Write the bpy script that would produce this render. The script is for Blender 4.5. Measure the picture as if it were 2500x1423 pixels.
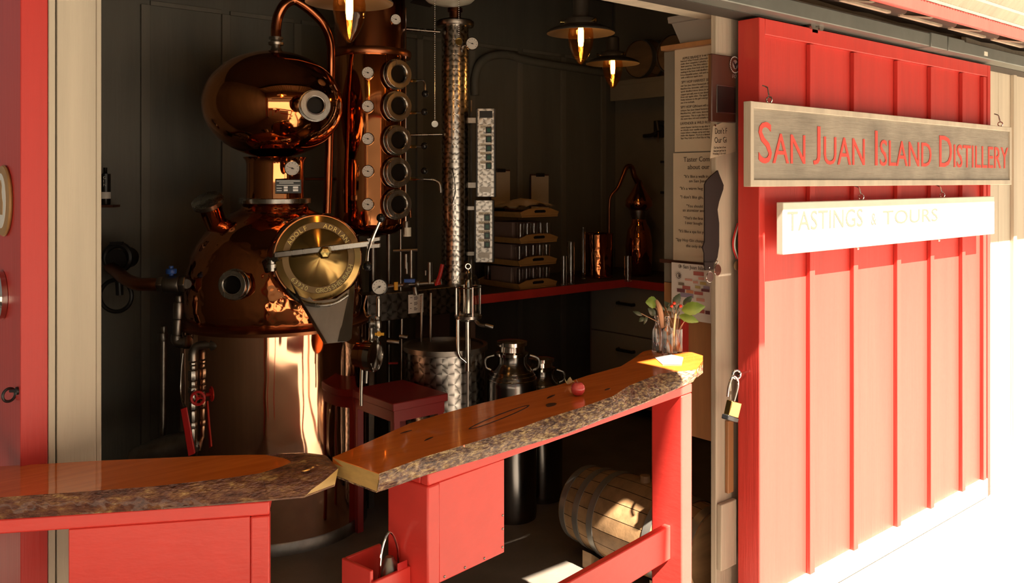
import bpy, bmesh, math, random
from mathutils import Vector, Matrix, Euler
random.seed(7)
for o in list(bpy.data.objects): bpy.data.objects.remove(o)
SC = bpy.context.scene
COL = SC.collection
PI = math.pi
# ------------------------------------------------------------------ camera, sky, sun, exposure
# world axes: +X runs along the barn front to the right, +Y goes into the building, Z up; camera eye over the origin
H, FOC = 1.6, 2150.0
YAW = -math.radians(40.7)
RT = Vector((math.cos(YAW), math.sin(YAW), 0)); FW = Vector((-math.sin(YAW), math.cos(YAW), 0)); UP = Vector((0, 0, 1))
cam = bpy.data.cameras.new('camera'); camo = bpy.data.objects.new('camera', cam); COL.objects.link(camo)
camo.location = (0, 0, H); camo.rotation_euler = (PI/2, 0, YAW)
cam.sensor_width = 36; cam.lens = FOC/2500*36; cam.shift_y = -(711.5-440)/2500; cam.clip_start = .05
SC.camera = camo
SC.view_settings.view_transform = 'Standard'; SC.view_settings.look = 'None'
SC.view_settings.exposure = -.22; SC.view_settings.gamma = 1; SC.view_settings.use_curve_mapping = False
w = bpy.data.worlds.new('world'); SC.world = w; w.use_nodes = True
bg = w.node_tree.nodes['Background']
sky = w.node_tree.nodes.new('ShaderNodeTexSky'); sky.sky_type = 'NISHITA'; sky.sun_disc = False
sky.sun_elevation = math.radians(50); sky.sun_rotation = PI; sky.air_density = 1.0; sky.dust_density = 3.0; sky.ozone_density = .6
mixn = w.node_tree.nodes.new('ShaderNodeMix'); mixn.data_type = 'RGBA'; mixn.inputs['Factor'].default_value = .55
mixn.inputs['B'].default_value = (9.0, 8.0, 6.4, 1)      # thin bright summer haze
w.node_tree.links.new(sky.outputs[0], mixn.inputs['A']); w.node_tree.links.new(mixn.outputs['Result'], bg.inputs[0])
bg.inputs[1].default_value = .055
sl = bpy.data.lights.new('sun', 'SUN'); sl.energy = 55.0; sl.angle = math.radians(.6); sl.color = (1, .85, .69)
so = bpy.data.objects.new('sun', sl); COL.objects.link(so)
SUN = Vector((.08, 1, -1.2)).normalized()
so.rotation_euler = SUN.to_track_quat('-Z', 'Y').to_euler(); so.location = (1.5, -4, 6)

# ------------------------------------------------------------------ picture -> place helpers
def ray(px, py): return FW + RT*((px-1250)/FOC) + UP*((440-py)/FOC)
CAMP = Vector((0, 0, H))
def PT(px, py, t): return CAMP + ray(px, py)*t
def PV(px, py, v): d = ray(px, py); return CAMP + d*(v/d.y)
def PU(px, py, u): d = ray(px, py); return CAMP + d*(u/d.x)
def PZ(px, py, z): d = ray(px, py); return CAMP + d*((z-H)/d.z)
# ------------------------------------------------------------------ mesh builder
def frame(axis, origin=(0, 0, 0)):
    q = Vector(axis).normalized().to_track_quat('Z', 'Y')
    return Matrix.Translation(Vector(origin)) @ q.to_matrix().to_4x4()
class MB:
    def __init__(s): s.v = []; s.f = []
    def add(s, vs, fs, M=None):
        n = len(s.v)
        s.v += [tuple(M @ Vector(p)) if M else tuple(p) for p in vs]
        s.f += [tuple(i+n for i in f) for f in fs]; return s
    def box(s, c, d, M=None, rz=0):
        x, y, z = d[0]/2, d[1]/2, d[2]/2; cx, cy, cz = c
        R = Matrix.Rotation(rz, 3, 'Z')
        vs = [Vector((cx, cy, cz)) + R @ Vector(p) for p in ((-x,-y,-z),(x,-y,-z),(x,y,-z),(-x,y,-z),(-x,-y,z),(x,-y,z),(x,y,z),(-x,y,z))]
        return s.add(vs, [(3,2,1,0),(4,5,6,7),(0,1,5,4),(1,2,6,5),(2,3,7,6),(3,0,4,7)], M)
    def bb(s, a, b, M=None):
        return s.box([(a[i]+b[i])/2 for i in range(3)], [abs(b[i]-a[i]) for i in range(3)], M)
    def lathe(s, prof, seg=32, axis=(0, 0, 1), origin=(0, 0, 0), arc=2*PI):
        M = frame(axis, origin); n = len(prof); full = abs(arc-2*PI) < 1e-6; cols = seg if full else seg+1
        vs = [(r*math.cos(arc*k/seg), r*math.sin(arc*k/seg), z) for k in range(cols) for r, z in prof]
        fs = []
        for k in range(seg):
            a, b = k*n, ((k+1) % cols)*n
            for i in range(n-1): fs.append((a+i, b+i, b+i+1, a+i+1))
        if full and tuple(prof[0]) != tuple(prof[-1]):
            if prof[0][0] > 1e-6: fs.append(tuple(k*n for k in range(seg))[::-1])
            if prof[-1][0] > 1e-6: fs.append(tuple(k*n+n-1 for k in range(seg)))
        return s.add(vs, fs, M)
    def ring(s, R, r, axis=(0, 0, 1), origin=(0, 0, 0), seg=32, rs=8):
        M = frame(axis, origin); vs = []; fs = []
        for k in range(seg):
            a = 2*PI*k/seg
            for j in range(rs):
                b = 2*PI*j/rs; q = R + r*math.cos(b); vs.append((q*math.cos(a), q*math.sin(a), r*math.sin(b)))
        for k in range(seg):
            for j in range(rs):
                fs.append((k*rs+j, ((k+1) % seg)*rs+j, ((k+1) % seg)*rs+(j+1) % rs, k*rs+(j+1) % rs))
        return s.add(vs, fs, M)
    def annulus(s, r0, r1, z0, z1, axis, origin, seg=40):      # solid ring of square section
        M = frame(axis, origin); pr = [(r0, z0), (r1, z0), (r1, z1), (r0, z1)]; vs = []; fs = []
        for k in range(seg):
            a = 2*PI*k/seg; vs += [(r*math.cos(a), r*math.sin(a), z) for r, z in pr]
        for k in range(seg):
            for j in range(4): fs.append((k*4+j, ((k+1) % seg)*4+j, ((k+1) % seg)*4+(j+1) % 4, k*4+(j+1) % 4))
        return s.add(vs, fs, M)
    def sphere(s, c, r, sc=(1, 1, 1), seg=24, rings=12):
        pr = [(math.sin(PI*i/rings), -math.cos(PI*i/rings)) for i in range(rings+1)]
        vs = []; fs = []
        for k in range(seg):
            for a, b in pr:
                vs.append((c[0]+r*sc[0]*a*math.cos(2*PI*k/seg), c[1]+r*sc[1]*a*math.sin(2*PI*k/seg), c[2]+r*sc[2]*b))
        n = rings+1
        for k in range(seg):
            a, b = k*n, ((k+1) % seg)*n
            for i in range(rings): fs.append((a+i, b+i, b+i+1, a+i+1))
        return s.add(vs, fs)
    def tube(s, pts, r, seg=10, smooth=0, rads=None):
        pts = [Vector(p) for p in pts]
        if smooth: pts, rads = spline(pts, smooth, rads)
        n = len(pts); rads = rads or [r]*n; vs = []; fs = []
        up = None
        for i, p in enumerate(pts):
            d = (pts[min(i+1, n-1)] - pts[max(i-1, 0)]).normalized()
            if up is None: up = d.orthogonal().normalized()
            up = (up - d*up.dot(d)); up = up.normalized() if up.length > 1e-6 else d.orthogonal().normalized()
            b = d.cross(up)
            for k in range(seg):
                a = 2*PI*k/seg; vs.append(p + (up*math.cos(a) + b*math.sin(a))*rads[i])
        for i in range(n-1):
            for k in range(seg): fs.append((i*seg+k, i*seg+(k+1) % seg, (i+1)*seg+(k+1) % seg, (i+1)*seg+k))
        fs.append(tuple(range(seg))[::-1]); fs.append(tuple((n-1)*seg+k for k in range(seg)))
        return s.add(vs, fs)
    def prism(s, poly, ext):
        poly = [Vector(p) for p in poly]; e = Vector(ext); n = len(poly)
        fs = [tuple(range(n))[::-1], tuple(range(n, 2*n))] + [(i, (i+1) % n, n+(i+1) % n, n+i) for i in range(n)]
        return s.add(poly + [p+e for p in poly], fs)
    def grid(s, rows, closed=False):
        m = len(rows[0]); vs = [p for r in rows for p in r]; fs = []
        for i in range(len(rows)-1):
            for j in range(m if closed else m-1): fs.append((i*m+j, i*m+(j+1) % m, (i+1)*m+(j+1) % m, (i+1)*m+j))
        return s.add(vs, fs)
    def build(s, name, mat, parent=None, bevel=0, angle=40, loc=None, seg=2):
        me = bpy.data.meshes.new(name); me.from_pydata([tuple(p) for p in s.v], [], s.f)
        bm = bmesh.new(); bm.from_mesh(me); bmesh.ops.recalc_face_normals(bm, faces=bm.faces); bm.to_mesh(me); bm.free()
        me.materials.append(mat); me.shade_smooth(); me.set_sharp_from_angle(angle=math.radians(angle))
        o = bpy.data.objects.new(name, me); COL.objects.link(o)
        if parent: o.parent = parent
        if loc is not None: o.location = loc
        if bevel:
            b = o.modifiers.new('bevel', 'BEVEL'); b.width = bevel; b.segments = seg; b.limit_method = 'ANGLE'; b.angle_limit = math.radians(40)
        return o
def split_islands(o, name):        # every loose piece of a mesh becomes a part of its own
    me = o.data; par = list(range(len(me.vertices)))
    def fd(i):
        while par[i] != i: par[i] = par[par[i]]; i = par[i]
        return i
    for e in me.edges:
        x, y = fd(e.vertices[0]), fd(e.vertices[1])
        if x != y: par[x] = y
    gr = {}
    for q in me.polygons: gr.setdefault(fd(q.vertices[0]), []).append(q)
    out = []
    for polys in gr.values():
        ids = sorted({v for q in polys for v in q.vertices}); mp = {v: i for i, v in enumerate(ids)}
        m2 = bpy.data.meshes.new(name); m2.from_pydata([tuple(me.vertices[v].co) for v in ids], [], [tuple(mp[v] for v in q.vertices) for q in polys])
        m2.materials.append(me.materials[0]); m2.shade_smooth(); m2.set_sharp_from_angle(angle=math.radians(40))
        c = bpy.data.objects.new(name, m2); COL.objects.link(c); c.parent = o.parent; c.location = o.location; c.rotation_euler = o.rotation_euler; out.append(c)
    bpy.data.objects.remove(o); return out
def spline(pts, k, rads=None):
    out = []; ro = []; n = len(pts)
    for i in range(n-1):
        p0, p1, p2, p3 = pts[max(i-1, 0)], pts[i], pts[i+1], pts[min(i+2, n-1)]
        for j in range(k):
            t = j/k
            out.append(.5*((2*p1) + (p2-p0)*t + (2*p0-5*p1+4*p2-p3)*t*t + (3*p1-p0-3*p2+p3)*t**3))
            if rads: ro.append(rads[i]*(1-t)+rads[i+1]*t)
    out.append(pts[-1])
    if rads: ro.append(rads[-1])
    return out, (ro if rads else None)
# ------------------------------------------------------------------ things
def tag(o, label=None, cat=None, group=None, kind=None):
    if label: o['label'] = label
    if cat: o['category'] = cat
    if group: o['group'] = group
    if kind: o['kind'] = kind
    return o
def thing(name, label, cat, loc=(0, 0, 0), rz=0, group=None):
    o = bpy.data.objects.new(name, None); COL.objects.link(o); o.location = loc; o.rotation_euler = (0, 0, rz); o.empty_display_size = .05
    return tag(o, label, cat, group)
def struct(name, loc=(0, 0, 0), rz=0):
    o = bpy.data.objects.new(name, None); COL.objects.link(o); o.location = loc; o.rotation_euler = (0, 0, rz); o['kind'] = 'structure'; return o
def copy_tree(o, parent=None):
    c = o.copy(); COL.objects.link(c)
    if parent: c.parent = parent
    for ch in list(o.children): copy_tree(ch, c)
    return c
class Fr:                       # a thing's own axes: x right, y away, z up as one stands in front of it
    def __init__(s, px, t, z=0): s.px = px; s.t = t; s.loc = PT(px, 440, t); s.loc.z = z; s.z0 = z
    def p(s, px, py, dt=0):
        t = s.t+dt; return Vector(((px-1250)/FOC*t - (s.px-1250)/FOC*s.t, dt, H+(440-py)/FOC*t - s.z0))
    def w(s, n, dt=0): return n*(s.t+dt)/FOC
    def z(s, py): return H+(440-py)/FOC*s.t - s.z0
    def thing(s, name, label, cat, group=None): return thing(name, label, cat, s.loc, YAW, group)
# ------------------------------------------------------------------ materials
def N(nt, t, **kw):
    n = nt.nodes.new(t)
    for k, v in kw.items(): setattr(n, k, v)
    return n
def newmat(name):
    m = bpy.data.materials.new(name); m.use_nodes = True; return m, m.node_tree, m.node_tree.nodes['Principled BSDF']
def mat(name, col, rough=.5, metal=0, var=0, vscale=(6, 6, 6), col2=None, bump=0, bscale=(40, 40, 40), coat=0, spec=.5, rvar=0, detail=4):
    m, nt, p = newmat(name)
    p.inputs['Base Color'].default_value = (*col, 1); p.inputs['Roughness'].default_value = rough; p.inputs['Metallic'].default_value = metal
    p.inputs['Coat Weight'].default_value = coat; p.inputs['Coat Roughness'].default_value = .08; p.inputs['Specular IOR Level'].default_value = spec
    tc = N(nt, 'ShaderNodeTexCoord')
    def noise(sc, det):
        mp = N(nt, 'ShaderNodeMapping'); mp.inputs['Scale'].default_value = sc; nt.links.new(tc.outputs['Object'], mp.inputs[0])
        nz = N(nt, 'ShaderNodeTexNoise'); nz.inputs['Scale'].default_value = 1; nz.inputs['Detail'].default_value = det; nz.inputs['Roughness'].default_value = .6
        nt.links.new(mp.outputs[0], nz.inputs['Vector']); return nz
    if var:
        nz = noise(vscale, detail); cr = N(nt, 'ShaderNodeValToRGB'); c2 = col2 or tuple(c*(1-var) for c in col)
        cr.color_ramp.elements[0].position = .32; cr.color_ramp.elements[1].position = .68
        cr.color_ramp.elements[0].color = (*c2, 1); cr.color_ramp.elements[1].color = (*col, 1)
        nt.links.new(nz.outputs['Fac'], cr.inputs[0]); nt.links.new(cr.outputs[0], p.inputs['Base Color'])
        if rvar:
            mr = N(nt, 'ShaderNodeMapRange'); mr.inputs['To Min'].default_value = rough-rvar; mr.inputs['To Max'].default_value = rough+rvar
            nt.links.new(nz.outputs['Fac'], mr.inputs[0]); nt.links.new(mr.outputs[0], p.inputs['Roughness'])
    if bump:
        nz = noise(bscale, 3); b = N(nt, 'ShaderNodeBump'); b.inputs['Strength'].default_value = bump; b.inputs['Distance'].default_value = .01
        nt.links.new(nz.outputs['Fac'], b.inputs['Height']); nt.links.new(b.outputs[0], p.inputs['Normal'])
    return m
def glassmat(name, col=(1, 1, 1), rough=0.0, ior=1.45):
    m, nt, p = newmat(name); p.inputs['Base Color'].default_value = (*col, 1); p.inputs['Roughness'].default_value = rough
    p.inputs['Transmission Weight'].default_value = 1; p.inputs['IOR'].default_value = ior; return m
def thinglass(name, tint):       # a thin blown-glass wall: tinted see-through with a fresnel gloss
    m = bpy.data.materials.new(name); m.use_nodes = True; nt = m.node_tree; nt.nodes.clear()
    o = N(nt, 'ShaderNodeOutputMaterial'); t = N(nt, 'ShaderNodeBsdfTransparent'); t.inputs[0].default_value = (*tint, 1)
    g = N(nt, 'ShaderNodeBsdfGlossy'); g.inputs['Roughness'].default_value = .02; f = N(nt, 'ShaderNodeMath', operation='MULTIPLY'); lw = N(nt, 'ShaderNodeLayerWeight'); lw.inputs[0].default_value = .25; nt.links.new(lw.outputs['Facing'], f.inputs[0]); f.inputs[1].default_value = .35
    x = N(nt, 'ShaderNodeMixShader'); nt.links.new(f.outputs[0], x.inputs[0]); nt.links.new(t.outputs[0], x.inputs[1]); nt.links.new(g.outputs[0], x.inputs[2]); nt.links.new(x.outputs[0], o.inputs[0]); return m
def emit(name, col, s):
    m, nt, p = newmat(name); p.inputs['Base Color'].default_value = (*col, 1)
    p.inputs['Emission Color'].default_value = (*col, 1); p.inputs['Emission Strength'].default_value = s; return m
def swirl(name, cyl=0, cell=.03, dark=.16, light=.62, rough=.28):    # engine-turned stainless: rows of overlapping polished fans
    m, nt, p = newmat(name); p.inputs['Metallic'].default_value = 1; p.inputs['Roughness'].default_value = rough
    tc = N(nt, 'ShaderNodeTexCoord'); sx = N(nt, 'ShaderNodeSeparateXYZ'); nt.links.new(tc.outputs['Object'], sx.inputs[0])
    def M(op, a, b=None):
        n = N(nt, 'ShaderNodeMath', operation=op)
        for i, q in enumerate((a, b)):
            if q is None: continue
            if isinstance(q, (int, float)): n.inputs[i].default_value = q
            else: nt.links.new(q, n.inputs[i])
        return n.outputs[0]
    if cyl: hx = M('MULTIPLY', M('ARCTAN2', sx.outputs[0], sx.outputs[1]), cyl/cell)
    else: hx = M('DIVIDE', M('ADD', sx.outputs[0], sx.outputs[1]), cell)
    hz = M('DIVIDE', sx.outputs[2], cell*.8)
    row = M('FLOOR', hz); hx = M('ADD', hx, M('MULTIPLY', M('FRACT', M('MULTIPLY', row, .5)), 1.0))
    fx = M('SUBTRACT', M('FRACT', hx), .5); fz = M('SUBTRACT', M('FRACT', hz), .45)
    ang = M('ARCTAN2', fz, fx); s = M('ABSOLUTE', M('SINE', M('ADD', M('MULTIPLY', ang, 1.5), M('MULTIPLY', row, 1.7))))
    cr = N(nt, 'ShaderNodeValToRGB'); cr.color_ramp.elements[0].color = (dark, dark*.95, dark*.88, 1); cr.color_ramp.elements[1].color = (light, light*.96, light*.9, 1)
    nt.links.new(s, cr.inputs[0]); nt.links.new(cr.outputs[0], p.inputs['Base Color'])
    b = N(nt, 'ShaderNodeBump'); b.inputs['Strength'].default_value = .10; b.inputs['Distance'].default_value = .004
    nt.links.new(s, b.inputs['Height']); nt.links.new(b.outputs[0], p.inputs['Normal']); return m
def copper(name, col=(.72, .30, .13), rough=.06, hammer=0, hscale=40, wave=.04):
    m, nt, p = newmat(name); p.inputs['Metallic'].default_value = 1; p.inputs['Base Color'].default_value = (*col, 1); p.inputs['Roughness'].default_value = rough
    tc = N(nt, 'ShaderNodeTexCoord'); nz = N(nt, 'ShaderNodeTexNoise'); nz.inputs['Scale'].default_value = 5; nz.inputs['Detail'].default_value = 1
    nt.links.new(tc.outputs['Object'], nz.inputs['Vector'])
    b = N(nt, 'ShaderNodeBump'); b.inputs['Strength'].default_value = 1; b.inputs['Distance'].default_value = wave*.1
    nt.links.new(nz.outputs['Fac'], b.inputs['Height']); last = b
    if hammer:
        vo = N(nt, 'ShaderNodeTexVoronoi', feature='SMOOTH_F1'); vo.inputs['Scale'].default_value = hscale
        nt.links.new(tc.outputs['Object'], vo.inputs['Vector'])
        b2 = N(nt, 'ShaderNodeBump'); b2.inputs['Strength'].default_value = hammer; b2.inputs['Distance'].default_value = .004
        nt.links.new(vo.outputs['Distance'], b2.inputs['Height']); nt.links.new(b.outputs[0], b2.inputs['Normal']); last = b2
    nt.links.new(last.outputs[0], p.inputs['Normal'])
    tn = N(nt, 'ShaderNodeTexNoise'); tn.inputs['Scale'].default_value = 9; tn.inputs['Detail'].default_value = 5; nt.links.new(tc.outputs['Object'], tn.inputs['Vector'])
    mr = N(nt, 'ShaderNodeMapRange'); mr.inputs['To Min'].default_value = max(0, rough-.03); mr.inputs['To Max'].default_value = rough+.06
    nt.links.new(tn.outputs['Fac'], mr.inputs[0]); nt.links.new(mr.outputs[0], p.inputs['Roughness']); return m
def slabwood(name, c1, c2, rough=.1, vertical=False):
    m, nt, p = newmat(name); p.inputs['Roughness'].default_value = rough; p.inputs['Coat Weight'].default_value = .6; p.inputs['Coat Roughness'].default_value = .03
    tc = N(nt, 'ShaderNodeTexCoord'); mp = N(nt, 'ShaderNodeMapping'); mp.inputs['Scale'].default_value = (3, 30, 30)
    nt.links.new(tc.outputs['Object'], mp.inputs[0])
    nz = N(nt, 'ShaderNodeTexNoise'); nz.inputs['Scale'].default_value = 1.2; nz.inputs['Detail'].default_value = 7; nz.inputs['Distortion'].default_value = 1.2
    nt.links.new(mp.outputs[0], nz.inputs['Vector']); cr = N(nt, 'ShaderNodeValToRGB')
    cr.color_ramp.elements[0].position = .3; cr.color_ramp.elements[1].position = .7
    cr.color_ramp.elements[0].color = (*c2, 1); cr.color_ramp.elements[1].color = (*c1, 1); nt.links.new(nz.outputs['Fac'], cr.inputs[0])
    nt.links.new(cr.outputs[0], p.inputs['Base Color']); return m
def barkmat(name, cols, rough=.22, sc=14):
    m, nt, p = newmat(name); p.inputs['Roughness'].default_value = rough; p.inputs['Coat Weight'].default_value = .4; p.inputs['Coat Roughness'].default_value = .1
    tc = N(nt, 'ShaderNodeTexCoord'); nz = N(nt, 'ShaderNodeTexNoise'); nz.inputs['Scale'].default_value = sc; nz.inputs['Detail'].default_value = 8; nz.inputs['Roughness'].default_value = .68
    mp = N(nt, 'ShaderNodeMapping'); mp.inputs['Scale'].default_value = (.8, 1, 2.5); nt.links.new(tc.outputs['Object'], mp.inputs[0])
    nt.links.new(mp.outputs[0], nz.inputs['Vector']); cr = N(nt, 'ShaderNodeValToRGB'); e = cr.color_ramp.elements
    while len(e) < len(cols): e.new(.5)
    for i, (pos, c) in enumerate(cols): e[i].position = pos; e[i].color = (*c, 1)
    nt.links.new(nz.outputs['Fac'], cr.inputs[0]); nt.links.new(cr.outputs[0], p.inputs['Base Color'])
    n2 = N(nt, 'ShaderNodeTexNoise'); n2.inputs['Scale'].default_value = 110; n2.inputs['Detail'].default_value = 5; nt.links.new(mp.outputs[0], n2.inputs['Vector'])
    b = N(nt, 'ShaderNodeBump'); b.inputs['Strength'].default_value = 1.0; b.inputs['Distance'].default_value = .009
    nt.links.new(n2.outputs['Fac'], b.inputs['Height']); nt.links.new(b.outputs[0], p.inputs['Normal']); return m
V = (14, 14, .8); V2 = (90, 90, 4)
M = dict(
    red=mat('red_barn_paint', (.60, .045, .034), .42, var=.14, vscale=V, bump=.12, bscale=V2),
    reddk=mat('deep_red_paint', (.21, .012, .012), .4), brushed=mat('brushed_steel', (.55, .53, .50), .48, 1, var=.15, vscale=(30, 30, 3)), clearthin=thinglass('clear_thin_glass', (.94, .95, .93)), redgloss=mat('red_satin_paint', (.80, .056, .044), .34, var=.12, vscale=(7, 7, 7), bump=.05, bscale=(20, 20, 60)),
    cream=mat('cream_paint', (.62, .545, .42), .6, var=.22, vscale=V, bump=.15, bscale=V2),
    creamdk=mat('weathered_cream_paint', (.50, .42, .32), .65, var=.3, vscale=V, bump=.2, bscale=V2),
    signwood=mat('weathered_grey_plywood', (.37, .33, .26), .75, var=.6, vscale=(4, 4, 6), col2=(.22, .195, .155), bump=.25, bscale=(8, 8, 80), detail=8),
    white=mat('white_sign_board', (.80, .78, .66), .5, var=.08),
    lettred=mat('faded_red_lettering', (.70, .075, .055), .6),
    lettgrey=mat('dark_grey_lettering', (.09, .09, .07), .6),
    ink=mat('printed_ink', (.07, .05, .04), .7),
    paper=mat('cream_paper', (.60, .50, .36), .7, var=.08, vscale=(9, 9, 9)),
    paperw=mat('white_paper', (.72, .66, .60), .7),
    wall=mat('grey_wall_boards', (.155, .152, .128), .55, var=.25, vscale=(5, 5, .7), bump=.1, bscale=(60, 60, 3)),
    batten=mat('grey_wall_battens', (.195, .185, .155), .55, var=.2, vscale=V),
    wallr=mat('pale_grey_wall', (.20, .18, .14), .6, var=.12),
    dark=mat('dark_soffit', (.05, .04, .032), .7),
    floor=mat('concrete_floor', (.16, .14, .115), .5, var=.3, vscale=(4, 4, 4), bump=.1, bscale=(60, 60, 60)),
    ground=mat('pale_gravel', (.27, .25, .215), .9, var=.2, vscale=(30, 30, 30), bump=.4, bscale=(120, 120, 120)),
    track=mat('galvanised_track', (.20, .22, .20), .45, .35, var=.2, vscale=(6, 6, 6)),
    tin=mat('pale_corrugated_metal', (.52, .48, .37), .45, .2, var=.2, vscale=(30, 4, 4)),
    brown=mat('brown_roof_underside', (.10, .060, .045), .6, var=.4, vscale=(10, 3, 3)),
    chrome=mat('chrome', (.75, .72, .68), .10, 1), steel=mat('stainless_steel', (.52, .50, .46), .27, 1, var=.2, vscale=(30, 30, 2), rvar=.06),
    added_canopy_mat=mat('added_canopy_underside', (.34, .29, .22), .6), steeldk=mat('dull_steel', (.36, .33, .295), .35, 1, var=.35, vscale=(12, 12, 12)),
    polish=mat('polished_stainless', (.60, .57, .53), .10, 1),
    black=mat('black_plastic', (.012, .012, .013), .25), blackmetal=mat('black_enamel', (.018, .017, .017), .35),
    rubber=mat('black_strap', (.028, .019, .018), .8, bump=.1, spec=.15), brassp=mat('polished_brass', (.75, .55, .20), .16, 1),
    dial=mat('white_dial', (.75, .73, .68), .4), blue=mat('blue_handle', (.03, .10, .42), .35), yellow=mat('yellow_handle', (.75, .38, .02), .4),
    redh=mat('red_handle', (.55, .02, .02), .35), greenb=mat('green_button', (.01, .10, .07), .2), red_shaded=mat('red_barn_paint_shaded', (.52, .032, .025), .45, var=.16, vscale=V, bump=.1, bscale=V2), cream_shaded=mat('cream_paint_shaded', (.53, .465, .36), .6, var=.22, vscale=V, bump=.15, bscale=V2), shade=mat('pewter_shade', (.13, .112, .095), .3, .7),  # left wall and post paints: red and cream darkened for the shade there
    frost=mat('frosted_glass_bowl', (.62, .60, .48), .35), cord=mat('black_cord', (.01, .01, .01), .6),
    glass=glassmat('clear_glass'), amber=thinglass('amber_tinted_glass', (1, .80, .52)), dglass=mat('dark_sight_glass', (.010, .008, .006), .25, spec=.25),
    fil=emit('glowing_filament', (1, .55, .14), 40), fil2=emit('glowing_core', (1, .40, .06), 6),
    copper=copper('polished_copper', (.70, .27, .10), .05), copperh=copper('hammered_copper', (.62, .22, .08), .06, .5, 34), copperj=copper('copper_jacket', (.82, .47, .30), .05, 0, 0, .03),
    copperp=copper('copper_pipe', (.36, .12, .05), .2), copperd=copper('aged_copper', (.34, .13, .06), .3),
    pink=mat('pink_fascia_paint', (.74, .47, .38), .55), darkbrass=mat('dark_lettered_brass', (.20, .13, .065), .35, 1), cansteel=mat('dim_steel', (.20, .19, .18), .2, 1, var=.2, vscale=(30, 30, 2)), oak=mat('oak_staves', (.30, .18, .085), .55, var=.4, vscale=(3, 20, 20), bump=.1), oakd=mat('aged_oak', (.26, .16, .08), .6, var=.35, vscale=(20, 3, 20)),
    hoop=mat('galvanised_hoop', (.34, .33, .30), .4, .8, var=.2), tray=mat('pine_tray', (.40, .22, .075), .5, var=.2, vscale=(4, 30, 30)),
    leaf=mat('green_leaf', (.16, .26, .03), .45, var=.3, vscale=(40, 40, 40)), leafd=mat('dark_leaf', (.035, .05, .02), .5), stem=mat('stem', (.30, .17, .09), .6),
    berry=mat('red_berry', (.70, .05, .02), .25), apple=mat('crab_apple_skin', (.55, .02, .03), .22, var=.45, vscale=(25, 25, 25), col2=(.75, .12, .10), coat=.4),
    dry=mat('dry_pale_leaf', (.62, .52, .28), .6), bin=mat('grey_plastic', (.30, .27, .24), .5), drawer=mat('pale_drawer_front', (.30, .27, .23), .5, var=.06),
    orangewood=mat('varnished_plywood', (.42, .20, .08), .45, var=.25, vscale=(20, 20, 2)), plaque=mat('walnut_plaque', (.085, .030, .018), .35, var=.3, vscale=(20, 20, 3)),
    pplate=mat('dark_engraved_plate', (.03, .022, .02), .3, .4), silver=mat('silver_print', (.55, .52, .50), .3, .7), mauve=mat('dusky_drawer_front', (.22, .15, .13), .55),
    swbig=swirl('swirl_tank', .19, .06, .10, .5), swcol=swirl('swirl_column', .075, .05, .14, .85, .24), swflat=swirl('swirl_panel', 0, .042, .20, .58, .32), swtr=swirl('swirl_trough', 0, .06, .06, .26, .3),
)
# brass lid: lathe-turned, so its gloss streaks run out from the centre
m, nt, p = newmat('turned_brass'); p.inputs['Metallic'].default_value = 1; p.inputs['Base Color'].default_value = (.44, .295, .105, 1); p.inputs['Roughness'].default_value = .2
p.inputs['Anisotropic'].default_value = .9; p.inputs['Anisotropic Rotation'].default_value = .25; tg = N(nt, 'ShaderNodeTangent', direction_type='RADIAL', axis='Z'); nt.links.new(tg.outputs[0], p.inputs['Tangent']); M['brass'] = m
M['slab1'] = slabwood('lacquered_slab', (.82, .20, .028), (.64, .145, .020)); M['endgrain'] = mat('pale_end_grain', (.62, .40, .13), .4, var=.25, vscale=(20, 20, 60))
M['bark1'] = barkmat('lacquered_bark', [(.32, (.06, .020, .013)), (.47, (.15, .05, .028)), (.58, (.24, .10, .04)), (.68, (.50, .29, .10))], .16, 30)
M['bark2'] = barkmat('lacquered_bark_pale', [(.36, (.05, .02, .016)), (.47, (.17, .09, .06)), (.55, (.40, .26, .13)), (.64, (.66, .48, .23))], .2, 70)
# ------------------------------------------------------------------ lettering
def text(s, size, M4, mat_, name='lettering', parent=None, align='LEFT', width=None, ext=.0006, smallcaps=None, lines=1.0, xs=1.0):
    cu = bpy.data.curves.new('t', 'FONT'); cu.body = s; cu.size = size; cu.align_x = align; cu.extrude = ext; cu.space_line = lines; cu.resolution_u = 3
    if smallcaps:
        cu.small_caps_scale = smallcaps
        for i, ch in enumerate(s):
            if ch.islower(): cu.body_format[i].use_small_caps = True
    o = bpy.data.objects.new('t', cu); COL.objects.link(o)
    dg = bpy.context.evaluated_depsgraph_get(); me = bpy.data.meshes.new_from_object(o.evaluated_get(dg)); bpy.data.objects.remove(o); bpy.data.curves.remove(cu)
    if width:
        xsv = [v.co.x for v in me.vertices]; a, b = min(xsv), max(xsv); k = width/(b-a)
        for v in me.vertices: v.co.x = (v.co.x-a)*k
    elif xs != 1:
        for v in me.vertices: v.co.x *= xs
    me.transform(M4); me.materials.clear(); me.materials.append(mat_); me.name = name
    q = bpy.data.objects.new(name, me); COL.objects.link(q)
    if parent: q.parent = parent
    return q
def basis(o, x, y):          # matrix whose local x, y run along the given directions; z comes out of the sheet
    x = Vector(x).normalized(); y = Vector(y).normalized(); z = x.cross(y)
    return Matrix(((x.x, y.x, z.x, o[0]), (x.y, y.y, z.y, o[1]), (x.z, y.z, z.z, o[2]), (0, 0, 0, 1)))
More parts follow.
